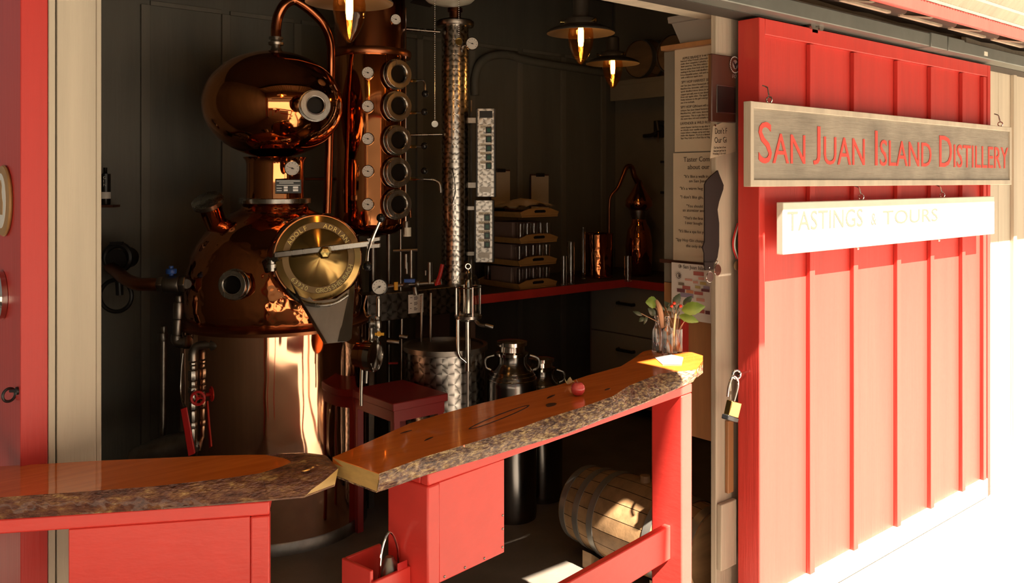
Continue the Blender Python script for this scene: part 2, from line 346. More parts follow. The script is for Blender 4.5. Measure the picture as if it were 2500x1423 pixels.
# ------------------------------------------------------------------ the setting
def WB(mb, name, mat_, root, **k):            # a part given in world coordinates under an unrotated root
    o = mb.build(name, mat_, root, **k); o.location = -Vector(root.location); return o
def S1(name, mb, mat_, **k): o = mb.build(name, mat_, **k); o['kind'] = 'structure'; return o
S1('floor', MB().bb((-.5, 1.95, -.08), (5.3, 4.9, 0)), M['floor'])
S1('ground', MB().bb((-18, -22, -.1), (18, 1.95, 0)), M['ground'])
S1('ceiling', MB().bb((-.5, 2.06, 2.95), (5.3, 4.9, 3.02)), M['dark'])
wl = struct('wall_left', (.39, 1.90, 0))
UW = PV(50, 700, 1.90).x; UE = PV(117, 700, 1.90).x
WB(MB().bb((UW, 1.90, 0), (UE, 1.955, 2.6)), 'corner_board', M['red_shaded'], wl, bevel=.002)
WB(MB().bb((UW+.001, 1.956, 0), (UE, 4.9, 2.95)), 'board_sheet', M['red_shaded'], wl)
WB(MB().bb((UE+.001, 2.05, 0), (UE+.02, 4.6, 2.95)), 'inner_lining', M['wall'], wl)
wr = struct('wall_right', (5.0, 3.3, 0))
WB(MB().bb((5.0, 1.95, 0), (5.08, 4.7, 2.95)), 'board_sheet', M['wallr'], wr)
wbk = struct('wall_back', (2.6, 4.6, 0))
WB(MB().bb((.2, 4.6, 0), (5.08, 4.68, 2.95)), 'board_sheet', M['wall'], wbk)
for k in range(9):
    u = 1.478+.42*k
    WB(MB().bb((u, 4.584, 0), (u+.045, 4.602, 2.49)), 'batten', M['batten'], wbk, bevel=.002)
    if k < 8: WB(MB().bb((u+.047, 4.586, 2.49), (u+.418, 4.602, 2.513)), 'trim_strip', M['batten'], wbk, bevel=.002)
# front wall of the barn with its doorway
wf = struct('wall_front', (2.6, 1.92, 0))
WB(MB().bb((2.6175, 1.92, 0), (2.712, 1.943, 2.205)), 'jamb_board', M['creamdk'], wf, bevel=.003)
WB(MB().bb((2.712, 1.925, 0), (4.70, 1.95, 2.32)), 'board_sheet', M['creamdk'], wf)
for i in range(9): WB(MB().bb((4.70+.48*i, 1.925, 0.12), (4.70+.48*i+.476, 1.95, 2.32)), 'siding_board', M['cream'], wf)
for i in range(9): WB(MB().bb((4.865+.48*i, 1.905, .12), (4.91+.48*i, 1.925, 2.28)), 'batten', M['cream'], wf, bevel=.002)
WB(MB().bb((4.7, 1.90, 2.28), (9.02, 1.925, 2.34)), 'trim_board', M['cream'], wf, bevel=.002)
WB(MB().bb((4.7, 1.86, 0), (9.02, 1.95, .12)), 'footing', M['creamdk'], wf, bevel=.004)
WB(MB().bb((.40, 1.92, 2.345), (9.02, 2.05, 3.05)), 'board_sheet', M['creamdk'], wf)
hd = struct('trim_1', (1.5, 1.95, 2.2))
WB(MB().bb((.45, 1.92, 2.205), (2.9, 2.05, 2.26)), 'header_beam', M['cream'], hd, bevel=.004)
WB(MB().bb((.45, 1.915, 2.262), (2.9, 2.05, 2.345)), 'fascia_board', M['cream'], hd, bevel=.003)
tp = struct('trim_2', (.5, 1.92, 0))
WB(MB().bb((UE+.001, 1.90, 0), (PV(137, 700, 1.90).x-.001, 1.96, 2.205)), 'edge_board', M['cream_shaded'], tp, bevel=.002)
WB(MB().bb((PV(138, 700, 1.90).x+.001, 1.90, 0), (PV(235, 700, 1.90).x, 1.96, 2.205)), 'post_board', M['cream_shaded'], tp, bevel=.002)
WB(MB().bb((PV(235, 700, 1.90).x+.0005, 1.903, 0), (PV(248, 700, 1.903).x, 1.96, 2.205)), 'edge_strip', M['cream_shaded'], tp, bevel=.002)
patch = tag(MB().bb((2.622, 1.90, 0.20), (2.716, 1.92, .438)).build('patch_board', M['creamdk'], bevel=.003), kind='structure'); patch.name = 'trim_3'
op = MB().bb((PV(1778, 1100, 1.905).x, 1.905, .465), (2.705, 1.92, .728)).build('trim_4', M['orangewood'], bevel=.003); op['kind'] = 'structure'

# sliding doors: frame stands 18 mm proud of the boards behind
def batten_door(name, u0, u1, battens, lit=True):
    d = struct(name, (u0, 1.84, 0)); R = M['red']; zt, zb = 2.18, .10
    WB(MB().bb((u0, 1.80, .008), (u0+.037, 1.89, zt)), 'stile', R, d, bevel=.003)
    WB(MB().bb((u1-.037, 1.80, .008), (u1, 1.89, zt)), 'stile', R, d, bevel=.003)
    WB(MB().bb((u0+.0375, 1.80, zt-.058), (u1-.0375, 1.89, zt)), 'top_rail', R, d, bevel=.003)
    WB(MB().bb((u0+.0375, 1.798, .008), (u1-.0375, 1.89, zb)), 'bottom_rail', M['cream'], d, bevel=.003)
    ed = [u0+.0375] + [b+.018 for b in battens] + [u1-.0375]
    for a, b in zip(ed, ed[1:]): WB(MB().bb((a+.0006, 1.818, zb), (b-.0006, 1.86, zt-.058)), 'panel', R, d)
    for b in battens: WB(MB().bb((b, 1.80, zb-.012), (b+.036, 1.8178, zt-.062)), 'batten', R, d, bevel=.002)
    return d
bu = [PV(p, 500, 1.80).x for p in (1978, 2085, 2191, 2273, 2350, 2419)]
door1 = batten_door('door_1', 2.707, 4.745, bu[:5] + [4.745-.037-.05])

# track the doors roll on, with its coupling sleeve
tr = thing('door_track', 'long grey galvanised sliding door track above the red door', 'track', (2.6, 1.77, 2.19))
WB(MB().bb((.4, 1.745, 2.192), (3.94, 1.825, 2.25)), 'track_channel', M['track'], tr, bevel=.004)
WB(MB().bb((4.28, 1.745, 2.192), (9, 1.825, 2.25)), 'track_channel', M['track'], tr, bevel=.004)
WB(MB().bb((3.935, 1.738, 2.188), (4.10, 1.83, 2.254)), 'coupling_sleeve', M['track'], tr, bevel=.004)
WB(MB().bb((4.11, 1.738, 2.188), (4.285, 1.83, 2.254)), 'coupling_sleeve', M['track'], tr, bevel=.004)
WB(MB().bb((4.52, 1.743, 2.205), (4.56, 1.746, 2.225)), 'maker_label', M['white'], tr)
hg = WB(MB().bb((3.06, 1.80, 2.165), (3.10, 1.84, 2.195)).lathe([(.0, -.01), (.016, -.01), (.016, .01), (0, .01)], 16, (0, 1, 0), (3.05, 1.80, 2.19)).lathe([(0, -.01), (.016, -.01), (.016, .01), (0, .01)], 16, (0, 1, 0), (3.11, 1.80, 2.19)), 'roller_hanger', M['steeldk'], tr)
WB(MB().bb((.4, 1.825, 2.19), (9, 1.92, 2.26)), 'mounting_board', M['dark'], tr)

# eaves: sloping brown boards seen from below, painted fascia, gutter and corrugated roof edge
rf = struct('roof', (3, 1.5, 2.2))
for i in range(26):
    u = -1.9 + .425*i; dz = .012
    P = [(u, 1.26, 2.175), (u+.415, 1.26, 2.175-dz), (u+.415, 1.93, 2.345-dz), (u, 1.93, 2.345)]
    mb = MB().prism(P, (0, 0, .03)); WB(mb, 'roof_board', M['brown'], rf)
    arc = [(u+.37+.06*math.sin(a*PI/10), 1.40, 2.185+.03*(1-math.cos(a*PI/10))-.014) for a in range(0, 8)]
    if u > 2.3: WB(MB().prism([(p[0]-.0, p[1], p[2]) for p in arc] + [(p[0]-.004, p[1], p[2]+.006) for p in arc[::-1]], (0, .10, .022)), 'bracket', M['creamdk'], rf)
    if u > 2.3: WB(MB().bb((u+.02, 1.53, 2.208), (u+.36, 1.545, 2.216)), 'edge_strip', M['creamdk'], rf)
WB(MB().bb((.4, 1.215, 2.108), (9.2, 1.228, 2.150)), 'fascia_board', M['red'], rf, bevel=.002)
WB(MB().bb((.4, 1.2285, 2.140), (9.2, 1.2595, 2.212)), 'leak_stop_board', M['brown'], rf)  # added unseen behind the fascia to close a sun leak
def lean(s0, s1, mt, nm, proud=0, ribs=0):      # strips of the roof edge, leaning outwards along the sun's own slope
    def q(u, s, d): return (u, 1.217-s-.75*d, 2.1515+1.14*s-.66*d)
    if not ribs: WB(MB().prism([q(.4, s0, proud), q(.4, s1, proud), q(.4, s1, -.004), q(.4, s0, -.004)], (8.8, 0, 0)), nm, mt, rf)
    else: WB(MB().grid([[q(.4+.01*i, s0, .0025*(i % 2)-.002), q(.4+.01*i, s1, .0025*(i % 2)-.002)] for i in range(881)]), nm, mt, rf, angle=10)
for s0, s1, mt, nm, pr, rb_ in ((0, .006, 'white', 'drip_edge', .001, 0), (.006, .030, 'tin', 'ribbed_sheet', 0, 1), (.030, .036, 'white', 'edge_batten', .001, 0), (.036, .064, 'tin', 'ribbed_sheet', 0, 1), (.064, .078, 'white', 'edge_batten', .001, 0), (.078, .15, 'tin', 'ribbed_sheet', 0, 1)): lean(s0, s1, M[mt], nm, pr, rb_)
ribs = []
for i in range(353):
    u = .4+.025*i; h = .008*math.sin(i*PI/2); ribs.append([(u, 1.075, 2.335+h), (u, 2.6, 2.86+h)])
WB(MB().grid(ribs), 'corrugated_sheet', M['tin'], rf)
# added canopy and posts, out of frame, outlined to shade bar and jamb
pz = 2.45
pc = struct('added_canopy_1', (0, .5, pz)); pc.name = 'added_canopy'
WB(MB().prism([(-4.2, -2.3, pz), (1.72, -2.3, pz), (1.80, -.3, pz), (1.93, .50, pz), (1.93, .60, pz), (2.66, .60, pz), (2.66, .89, pz), (1.95, .89, pz), (1.95, 1.06, pz), (-4.2, 1.06, pz)], (0, 0, .05)), 'added_canopy_board', M['added_canopy_mat'], pc)
WB(MB().bb((2.49, .50, 0), (2.605, .62, pz)), 'added_canopy_post', M['cream'], pc, bevel=.005)
WB(MB().bb((-2.5, -2.25, 0), (-2.33, -2.1, pz)), 'added_canopy_post', M['cream'], pc, bevel=.005)

# ------------------------------------------------------------------ the two hanging signs
def hook(mb, x, y, z, h=.05):
    mb.ring(.011, .0028, (1, 0, 0), (x, y, z), 16, 6); mb.tube([(x, y, z+.010), (x, y+.004, z+h*.6), (x+.006, y+.012, z+h), (x+.004, y+.03, z+h+.008)], .0026, 6, 4)
vf, vb = 1.73, 1.758
u0, u1, z0, z1 = 2.550, 4.825, 1.578, 1.868
sg = thing('main_sign', 'long weathered grey plywood sign in cream frame with red capital lettering', 'sign', (2.55, 1.73, z0))
WB(MB().bb((u0+.02, vf+.008, z0+.02), (u1-.02, vb-.004, z1-.02)), 'sign_board', M['signwood'], sg)
WB(MB().bb((u0+.0195, vf, z1-.022), (u1-.0195, vb, z1)), 'frame_strip', M['cream'], sg, bevel=.002)
WB(MB().bb((u0+.0195, vf, z0), (u1-.0195, vb, z0+.024)), 'frame_strip', M['cream'], sg, bevel=.002)
WB(MB().bb((u0, vf-.002, z0), (u0+.019, vb, z1)), 'frame_strip', M['cream'], sg, bevel=.002)
WB(MB().bb((u1-.019, vf, z0), (u1, vb, z1)), 'frame_strip', M['cream'], sg, bevel=.002)
ta, tb = PV(1853, 400, 1.735).x, PV(2462, 400, 1.735).x
LT = Matrix.Translation(-sg.location)
tx_ = text('San Juan Island Distillery', .205, LT @ basis((ta, vf+.0065, 1.660), (1, 0, 0), (0, 0, 1)), M['lettred'], 'letter', sg, width=tb-ta, smallcaps=.74, ext=.001)
for q in split_islands(tx_, 'letter'):      # the J stands on the line like its neighbours
    zs_ = [v.co.z for v in q.data.vertices]; lo, hi = min(zs_), max(zs_); base = 1.660-sg.location.z
    if lo < base-.012:
        for v in q.data.vertices: v.co.z = hi-(hi-v.co.z)*(hi-base+.002)/(hi-lo)
for px in (1878, 2442):
    q = PV(px, 240, vf+.012); mb = MB(); hook(mb, q.x, q.y, z1+.012, .045); WB(mb, 'hanging_hook', M['chrome'], sg)
u2, u3, z2, z3 = 2.749, 4.607, 1.337, 1.522
sg2 = thing('tastings_sign', 'white painted board sign with dark lettering hung below the grey sign', 'sign', (u2, vf, z2))
WB(MB().bb((u2, vf, z2), (u3, vb, z3)), 'sign_board', M['white'], sg2, bevel=.003)
LT = Matrix.Translation(-sg2.location); ta, tb = PV(1922, 540, vf).x, PV(2289, 540, vf).x
text('TASTINGS', .10, LT @ basis((ta, vf-.0008, 1.420), (1, 0, 0), (0, 0, 1)), M['lettgrey'], 'lettering', sg2, width=PV(2106, 540, vf).x-ta)
text('TOURS', .082, LT @ basis((PV(2155, 540, vf).x, vf-.0008, 1.420), (1, 0, 0), (0, 0, 1)), M['lettgrey'], 'lettering', sg2, width=tb-PV(2155, 540, vf).x)
text('&', .07, LT @ basis((PV(2126, 540, vf).x, vf-.0008, 1.422), (1, 0, 0), (0, 0, 1)), M['lettgrey'], 'lettering', sg2)
for px in (2102, 2300):
    q = PV(px, 470, vf+.014); mb = MB(); hook(mb, q.x, q.y, z3+.012, .036); WB(mb, 'hanging_hook', M['chrome'], sg2)
    q = PV(px-8, 600, vf+.014); WB(MB().sphere((q.x, q.y, z2-.006), .006), 'screw_eye', M['chrome'], sg2)

# ------------------------------------------------------------------ live-edge bar: two slabs on red frames
from mathutils import noise as mn
ZT, ZB = 1.05, 1.012
def resample(pts, n):
    pts = [Vector(p) for p in pts]; L = [0]
    for a, b in zip(pts, pts[1:]): L.append(L[-1]+(b-a).length)
    out = []
    for i in range(n):
        s = L[-1]*i/(n-1); k = 0
        while k < len(L)-2 and L[k+1] < s: k += 1
        f = (s-L[k])/max(1e-9, L[k+1]-L[k]); out.append(pts[k].lerp(pts[k+1], f))
    return out
def bark_grid(A, B, cols=9, amp=.006, bulge=.006, freq=45):
    rows = []
    for a, b in zip(A, B):
        d = (b-a); out = Vector((d.x, d.y, 0)); out = out.normalized() if out.length > 1e-5 else Vector((0, -1, 0))
        r = []
        for j in range(cols):
            f = j/(cols-1); p = a.lerp(b, f); e = math.sin(PI*f)
            n = mn.noise(p*freq)*.6 + mn.noise(p*freq*2.7)*.4
            nrm = Vector((-.25, -.9, .35)).normalized()
            r.append(p + nrm*(bulge*e + amp*n*min(1, 3*e)))
        rows.append(r)
    return rows
def T_(l): return [PZ(x, y, ZT) for x, y in l]
def B_(l): return [PZ(x, y, z) for x, y, z in l]
# right slab
bk = T_([(812, 1116), (896, 1080), (1001, 1033), (1087, 1008), (1180, 983), (1360, 941), (1433, 917), (1516, 894), (1548, 874), (1570, 858), (1600, 851), (1690, 860), (1716, 868)])
ft = T_([(926, 1156), (1036, 1115), (1150, 1081), (1280, 1041), (1330, 1022), (1417, 995), (1496, 967), (1536, 941), (1607, 913), (1655, 907), (1700, 902)])
fb = B_([(919, 1203, ZB), (1045, 1158, ZB), (1180, 1119, ZB), (1239, 1101, ZB), (1338, 1072, ZB), (1386, 1058, ZB), (1512, 1008, ZB), (1575, 984, ZB), (1672, 941, ZB), (1692, 932, ZB)])
rs = thing('bar_slab', 'long live-edge wooden bar slab with pale cut end and speckled bark edge', 'bar top', (1.5, 1.55, ZB), group='live-edge bar slabs')
end = T_([(1716, 880)])
outl = ft + end + bk[::-1]
WB(MB().prism([Vector((p.x, p.y, ZT-.012)) for p in outl], (0, 0, .012)), 'slab_top', M['slab1'], rs)
A = resample(ft + T_([(1711, 884)]), 260); Bq = resample(fb + B_([(1702, 918, ZB+.004)]), 260)
WB(MB().grid(bark_grid(A, Bq)), 'bark_edge', M['bark2'], rs, angle=80)
b0 = bk[0]; c0 = PZ(816, 1165, ZB); c0 = Vector((b0.x+.002, b0.y-.004, ZB))
dz_ = Vector((0, 0, .0015)); WB(MB().prism([ft[0]-dz_, fb[0], c0, b0-dz_], (.012, .003, 0)), 'cut_end', M['endgrain'], rs)
fl = lambda P, z: [Vector((p.x, p.y, z)) for p in P]
WB(MB().prism(fl(fb, ZB) + fl([bk[-1]], ZB) + fl(bk[::-1][1:], ZB), (0, 0, .003)), 'slab_underside', M['bark2'], rs)
WB(MB().grid([[fl([A[-1]], ZT)[0], fl([Bq[-1]], ZB)[0]], [fl(end, ZT)[0], fl(end, ZB)[0]], [fl([bk[-1]], ZT)[0], fl([bk[-1]], ZB)[0]]]), 'burr_end', M['bark2'], rs)
mk = MB()                                     # dark knot lens and two knots, as thin inlays of darker heartwood
def inlay(px, py, l, wd, ang):
    c = PZ(px, py, ZT+.0006); a = math.radians(ang); x = Vector((math.cos(a), math.sin(a), 0)); y = Vector((-x.y, x.x, 0))
    mk.prism([c + x*l*math.cos(k*PI/10)*(1-.15*math.sin(k)) + y*wd*math.sin(k*PI/10) for k in range(20)], (0, 0, .0006))
def inlay_ring(px, py, l, wd, ang):
    c = PZ(px, py, ZT+.0004); a = math.radians(ang); x = Vector((math.cos(a), math.sin(a), 0)); y = Vector((-x.y, x.x, 0)); n = 36
    o = [c + x*l*math.cos(k*2*PI/n) + y*wd*math.sin(k*2*PI/n) for k in range(n)]; i_ = [c + x*l*.93*math.cos(k*2*PI/n) + y*wd*.72*math.sin(k*2*PI/n) for k in range(n)]
    for k in range(n): mk.prism([o[k], o[(k+1) % n], i_[(k+1) % n], i_[k]], (0, 0, .0006))
inlay_ring(1222, 1017, .125, .014, 16); inlay(1345, 988, .020, .011, 20); inlay(1345, 968, .022, .004, 20); inlay(992, 1054, .017, .003, 8); inlay(1047, 1071, .016, .003, 20); inlay(1483, 950, .014, .004, 15)
WB(mk, 'wood_knots', mat('dark_heartwood', (.10, .025, .008), .15, coat=.5), rs)
# left slab
lb = T_([(-160, 1146), (0, 1138), (112, 1132), (248, 1124), (432, 1116), (518, 1112), (605, 1110), (648, 1110)])
Aw = [(-160, 1228), (0, 1214), (253, 1196), (374, 1187), (547, 1168), (634, 1155), (690, 1138), (711, 1128), (703, 1122), (691, 1118), (648, 1110)]
Bw = [(-160, 1284, ZB), (0, 1268, ZB), (288, 1250, ZB), (400, 1243, ZB), (560, 1231, ZB), (655, 1223, ZB), (742, 1215, ZB), (760, 1196, 1.022), (793, 1172, 1.03), (826, 1143, 1.04), (796, 1111, 1.046), (748, 1105, 1.05), (700, 1106, 1.05)]
ls = thing('bar_slab', 'live-edge wooden bar slab whose tip is wrapped in dark brown bark', 'bar top', (.4, 1.7, ZB), group='live-edge bar slabs')
ft2 = T_(Aw)
WB(MB().prism([Vector((p.x, p.y, ZT-.012)) for p in ft2 + lb[::-1][1:]], (0, 0, .012)), 'slab_top', M['slab1'], ls)
A1 = resample(T_(Aw[:6]), 170); B1 = resample(B_(Bw[:6]), 170)
A2 = resample(T_(Aw[5:8]) + T_(Aw[8:]), 110); B2 = resample(B_(Bw[5:]), 110)
WB(MB().grid(bark_grid(A1, B1) + bark_grid(A2, B2, bulge=.012, amp=.003, freq=30)[1:]), 'bark_edge', M['bark1'], ls, angle=80)
cut = B_(Bw[6:10]) + [PZ(817, 1187, ZB)]
WB(MB().prism(cut, (-.0008, .0012, 0)), 'cut_end', M['endgrain'], ls)
under = [Vector((p.x, p.y, ZB)) for p in B_(Bw[:7]) + [PZ(817, 1187, ZB)] + B_([(790, 1135, ZB)]) + [Vector((q.x, q.y, ZB)) for q in lb[::-1]]]
WB(MB().prism(under, (0, 0, .003)), 'slab_underside', M['bark1'], ls)

def barframe(name, label, org, rz): return thing(name, label, 'bar', (org[0], org[1], 0), rz)
R_ = M['redgloss']
rb = barframe('bar_frame', 'red painted bar frame with hanging panel, tall post and low foot rail', (1.027, 1.453), math.atan2(.139, .990))
def lp(a, b): return MB().bb(a, b)
lp((-.0, .0, .984), (1.049, .022, 1.010)).build('fascia_rail', R_, rb, bevel=.003)
lp((-.0, .024, .984), (1.049, .10, 1.008)).build('top_plate', R_, rb, bevel=.003)
lp((0, .001, .66), (.034, .124, .983)).build('side_board', R_, rb, bevel=.004)
pn = lp((.0345, .004, .776), (.235, .020, .983)).build('front_panel', R_, rb, bevel=.002)
sc = MB()
for x, z in ((.05, .785), (.11, .784), (.17, .784), (.228, .79), (.229, .83), (.229, .86)): sc.sphere((x, .0035, z), .0028, (1, .5, 1), 10, 6)
sc.build('screw_heads', M['steeldk'], pn)
lp((.22, .021, .776), (.236, .12, .983)).build('panel_return', R_, rb, bevel=.002)
lp((.991, .0, 0), (1.049, .102, .983)).build('post', R_, rb, bevel=.004)
lp((.30, .036, .508), (.990, .0575, .606)).build('foot_rail', R_, rb, bevel=.003)
lp((-.10, .05, .55), (-.001, .058, .81)).build('bin_board', R_, rb, bevel=.002)
lp((-.10, .0585, .55), (-.092, .15, .83)).build('bin_board', R_, rb, bevel=.002)
lp((-.0915, .142, .55), (-.001, .15, .83)).build('bin_board', R_, rb, bevel=.002)
lp((-.0915, .0585, .55), (-.001, .1415, .558)).build('bin_board', R_, rb, bevel=.002)
lbf = barframe('bar_frame', 'red painted bar frame with wide plain panel under the bark-tipped slab', (.718, 1.519), math.atan2(-.4926, .870))
lp((-1.25, 0, .984), (0, .022, 1.010)).build('fascia_rail', R_, lbf, bevel=.003)
lp((-.55, .024, .986), (0, .08, 1.008)).build('top_plate', R_, lbf, bevel=.003)
lp((-.0335, .001, 0), (0, .032, .983)).build('post', R_, lbf, bevel=.003)
lp((-.344, .004, .776), (-.034, .02, .983)).build('front_panel', R_, lbf, bevel=.002)
lp((-.344, .022, 0), (-.31, .05, .983)).build('post', R_, lbf, bevel=.003)
# ------------------------------------------------------------------ shared fittings
def gauge(parent, c, n, r, needle=160, case='chrome', name='thermometer', stem=None):
    c = Vector(c); n = Vector(n).normalized()
    mb = MB().lathe([(0, -.02), (r*.8, -.02), (r, -.012), (r*1.06, 0), (r*1.06, .008), (r*.95, .011), (r*.93, .006), (0, .006)], 32, n, c)
    if stem: mb.tube([c - n*.015, c - n*stem], r*.22, 8)
    g = mb.build(name, M[case], parent)
    MB().lathe([(0, .0062), (r*.93, .0062), (r*.93, .0075), (0, .0075)], 32, n, c).build('dial', M['dial'], g)
    x = UP.cross(n).normalized(); y = n.cross(x); o = c + n*.0085; mb = MB()
    a = math.radians(needle); d = x*math.cos(a) + y*math.sin(a); e = n.cross(d)
    mb.prism([o + d*r*.8 , o + e*r*.045 - d*r*.25, o - e*r*.045 - d*r*.25], n*.0012)
    mb.lathe([(0, 0), (r*.11, 0), (r*.11, .003), (0, .003)], 12, n, o)
    mb.build('needle', M['black'], g)
    tk = MB()
    for k in range(9):
        b = math.radians(-40+k*32.5); d = x*math.cos(b) + y*math.sin(b); e = n.cross(d)
        tk.prism([o - n*.0009 + d*r*.66 + e*r*.03, o - n*.0009 + d*r*.8 + e*r*.03, o - n*.0009 + d*r*.8 - e*r*.03, o - n*.0009 + d*r*.66 - e*r*.03], n*.0008)
    tk.build('scale_marks', M['ink'], g)
    return g
def porthole(parent, c, n, r, depth=.07, name='porthole', inner=.62):
    mb = MB(); c = Vector(c); n = Vector(n).normalized()
    mb.annulus(r*inner, r, -.006, .012, n, c); mb.annulus(r*inner, r*.80, -depth, 0, n, c); mb.annulus(r*.86, r*1.08, -.022, -.012, n, c)
    p_ = mb.build(name, M['steel'], parent, bevel=.002)
    MB().lathe([(0, -.02), (r*inner*1.02, -.02), (r*inner*1.02, -.012), (0, -.012)], 32, n, c).build('sight_glass', M['dglass'], p_)
    MB().ring(r*inner*.97, .0035, n, c + n*.004, 32, 6).build('seal_ring', M['chrome'], p_)
    return p_
def pipe(mb, pts, r, k=6): return mb.tube(pts, r, 12, k)
def fit(mb, a, b, r, seg=6):        # hexagon or round fitting between two points
    a, b = Vector(a), Vector(b); L = (b-a).length
    return mb.lathe([(0, 0), (r*.92, 0), (r, L*.12), (r, L*.88), (r*.92, L), (0, L)], seg, b-a, a)

# ------------------------------------------------------------------ copper pot still
F = Fr(672, 4.15)
st = F.thing('pot_still', 'big copper pot still with onion-shaped head and round brass manhole lid', 'still')
rj = F.w(219); zr = .953
MB().lathe([(rj, 0), (rj, .01), (rj, zr-.022), (rj, zr-.021), (rj-.004, zr-.018), (0, zr-.018)], 96).build('jacket', M['copperj'], st)
MB().lathe([(rj+.004, 0), (rj+.004, .05), (rj, .055)], 96).build('base_band', M['steeldk'], st)
MB().lathe([(rj-.02, zr-.02), (rj+.014, zr-.018), (rj+.016, zr-.004), (rj+.006, zr+.006), (rj-.03, zr+.016)], 96).build('rim', M['copperd'], st)
def prof(l, c=669): return [(F.w(h), F.z(y)) for h, y in l]
MB().lathe([(F.w(204), zr+.010)] + prof([(211, 740), (210, 700), (206, 665), (196, 625), (182, 592), (160, 562), (136, 540), (108, 522), (86, 512), (79, 505), (76, 497)]), 96).build('boiler_dome', M['copperh'], st, angle=70)
MB().lathe([(F.w(70), F.z(497)), (F.w(85), F.z(496)), (F.w(85), F.z(484)), (F.w(70), F.z(483))], 64).build('neck_flange', M['steel'], st, bevel=.002)
nk = MB().lathe(prof([(69, 484), (68, 470), (68, 400), (70, 392), (76, 384)]), 64).build('neck', M['copper'], st, angle=70)
on = [(F.w(167)*math.cos(a)**1.0, F.z(255) + F.w(131)*math.sin(a)) for a in [(-PI/2*.86) + i*(PI/2*1.80)/40 for i in range(41)]]
MB().lathe(on, 96).build('onion_head', M['copper'], st, angle=80, loc=(F.w(-5), 0, 0))
x0 = F.p(674, 100).x
mb = MB().lathe([(.030, F.z(124)-.004), (.022, F.z(118)), (.020, F.z(112)), (.034, F.z(110)), (.036, F.z(104)), (.026, F.z(102)), (.025, F.z(97)), (.033, F.z(96)), (.033, F.z(91)), (.022, F.z(90)), (0, F.z(90))], 24, (0, 0, 1), (x0, 0, 0))
mb.build('pipe_union', M['steeldk'], st)
pts = [F.p(674, 92), F.p(674, 70), F.p(679, 40), F.p(694, 12, .0), F.p(716, 0, .02), F.p(738, 10, .04), F.p(768, 34, .08), F.p(792, 62, .12), F.p(806, 100, .18), F.p(808, 150, .22), F.p(806, 240, .24), F.p(802, 420, .26), F.p(798, 520, .26)]
MB().tube(pts, .024, 16, 8, [.024]*7 + [.021]*6).build('swan_neck_pipe', M['copperp'], st)
view = Vector((.0, -1, 0))
def on_onion(px, py):               # point and outward direction on the onion's near side
    X = F.p(px, py).x - F.w(-5); Z = F.p(px, py).z; rr = F.w(167)*math.sqrt(max(0, 1-((Z-F.z(255))/F.w(131))**2))
    y = -math.sqrt(max(0, rr*rr-X*X)); return Vector((X+F.w(-5), y, Z)), Vector((X/F.w(167)**2, y/F.w(167)**2, (Z-F.z(255))/F.w(131)**2)).normalized()
c, n = on_onion(755, 262); c, n = Vector((F.p(769, 257, -.33).x, -.325, F.p(769, 257, -.33).z)), Vector((.42, -.90, .02)).normalized()
porthole(st, c, n, F.w(37, -.33), .12)
c = F.p(569, 695, -.455); porthole(st, c, (-.16, -.98, .04), F.w(36, -.455), .10, inner=.68)
c = F.p(714, 411, -.13-.03); gauge(st, c, (.16, -1, 0), F.w(18, -.15), 160, stem=.05)
# name plate on the neck
q = F.p(704, 455, -.145); M4 = basis(q, (1, .30, 0), (0, 0, 1))
npm = MB(); W_, H_ = F.w(31, -.14), F.w(17, -.14)
plt = npm.add([M4 @ Vector(p) for p in [(-W_,-H_,-.004),(W_,-H_,-.004),(W_,H_,-.004),(-W_,H_,-.004),(-W_,-H_,.001),(W_,-H_,.001),(W_,H_,.001),(-W_,H_,.001)]], [(3,2,1,0),(4,5,6,7),(0,1,5,4),(1,2,6,5),(2,3,7,6),(3,0,4,7)]).build('name_plate', M['black'], st, bevel=.001)
mb = MB()
for (a, b, c_, d) in ((-.9, .72, .9, .82), (-.7, .45, .4, .55), (-.9, .12, .9, .2), (-.35, -.3, -.05, .0), (-.35, -.7, -.05, -.4), (.35, -.3, .75, 0), (.35, -.7, .75, -.4), (-.9, -.3, -.5, -.2), (-.9, -.65, -.5, -.55)):
    mb.add([M4 @ Vector((x*W_, y*H_, .0016)) for x, y in ((a, b), (c_, b), (c_, d), (a, d))], [(0, 1, 2, 3)])
mb.build('plate_printing', M['silver'], plt)
# filling nozzle at the shoulder
a, b = F.p(527, 545, -.12), F.p(508, 494, -.18); d = (b-a).normalized()
nz = MB().lathe([(F.w(25), -.04), (F.w(25), (b-a).length), (F.w(22), (b-a).length)], 32, d, a).build('filling_nozzle', M['copper'], st)
MB().lathe([(0, -.012), (F.w(35), -.012), (F.w(37), -.008), (F.w(37), .012), (F.w(33), .018), (0, .018)], 32, d, b).build('clamp_cap', M['steel'], nz)
# manhole: copper collar, brass lid that swings on a hinge, chute below
lc = F.p(778, 629, -.55); ln = Vector((.30, -.93, .12)).normalized(); RL = F.w(100, -.55)*1.02
MB().lathe([(RL*1.15, -.34), (RL*1.14, -.16), (RL*1.10, -.06), (RL*1.04, -.03)], 64, ln, lc).build('manhole_collar', M['copper'], st, angle=70)
MB().annulus(RL*.9, RL*.985, -.045, -.018, ln, lc, 64).build('gasket', M['steeldk'], st)
lid = MB().lathe([(0, -.017), (RL, -.017), (RL*1.01, -.010), (RL, .004), (RL*.85, .012), (RL*.845, .006), (RL*.70, .006), (RL*.68, .009), (RL*.12, .040), (0, .042)], 96)
lid = lid.build('lid', M['brass'], st, angle=25); lid.location = lc; lid.rotation_euler = ln.to_track_quat('Z', 'Y').to_euler()
MB().annulus(RL*.70, RL*.848, .0055, .0066, (0, 0, 1), (0, 0, 0), 96).build('lettered_band', M['darkbrass'], lid)
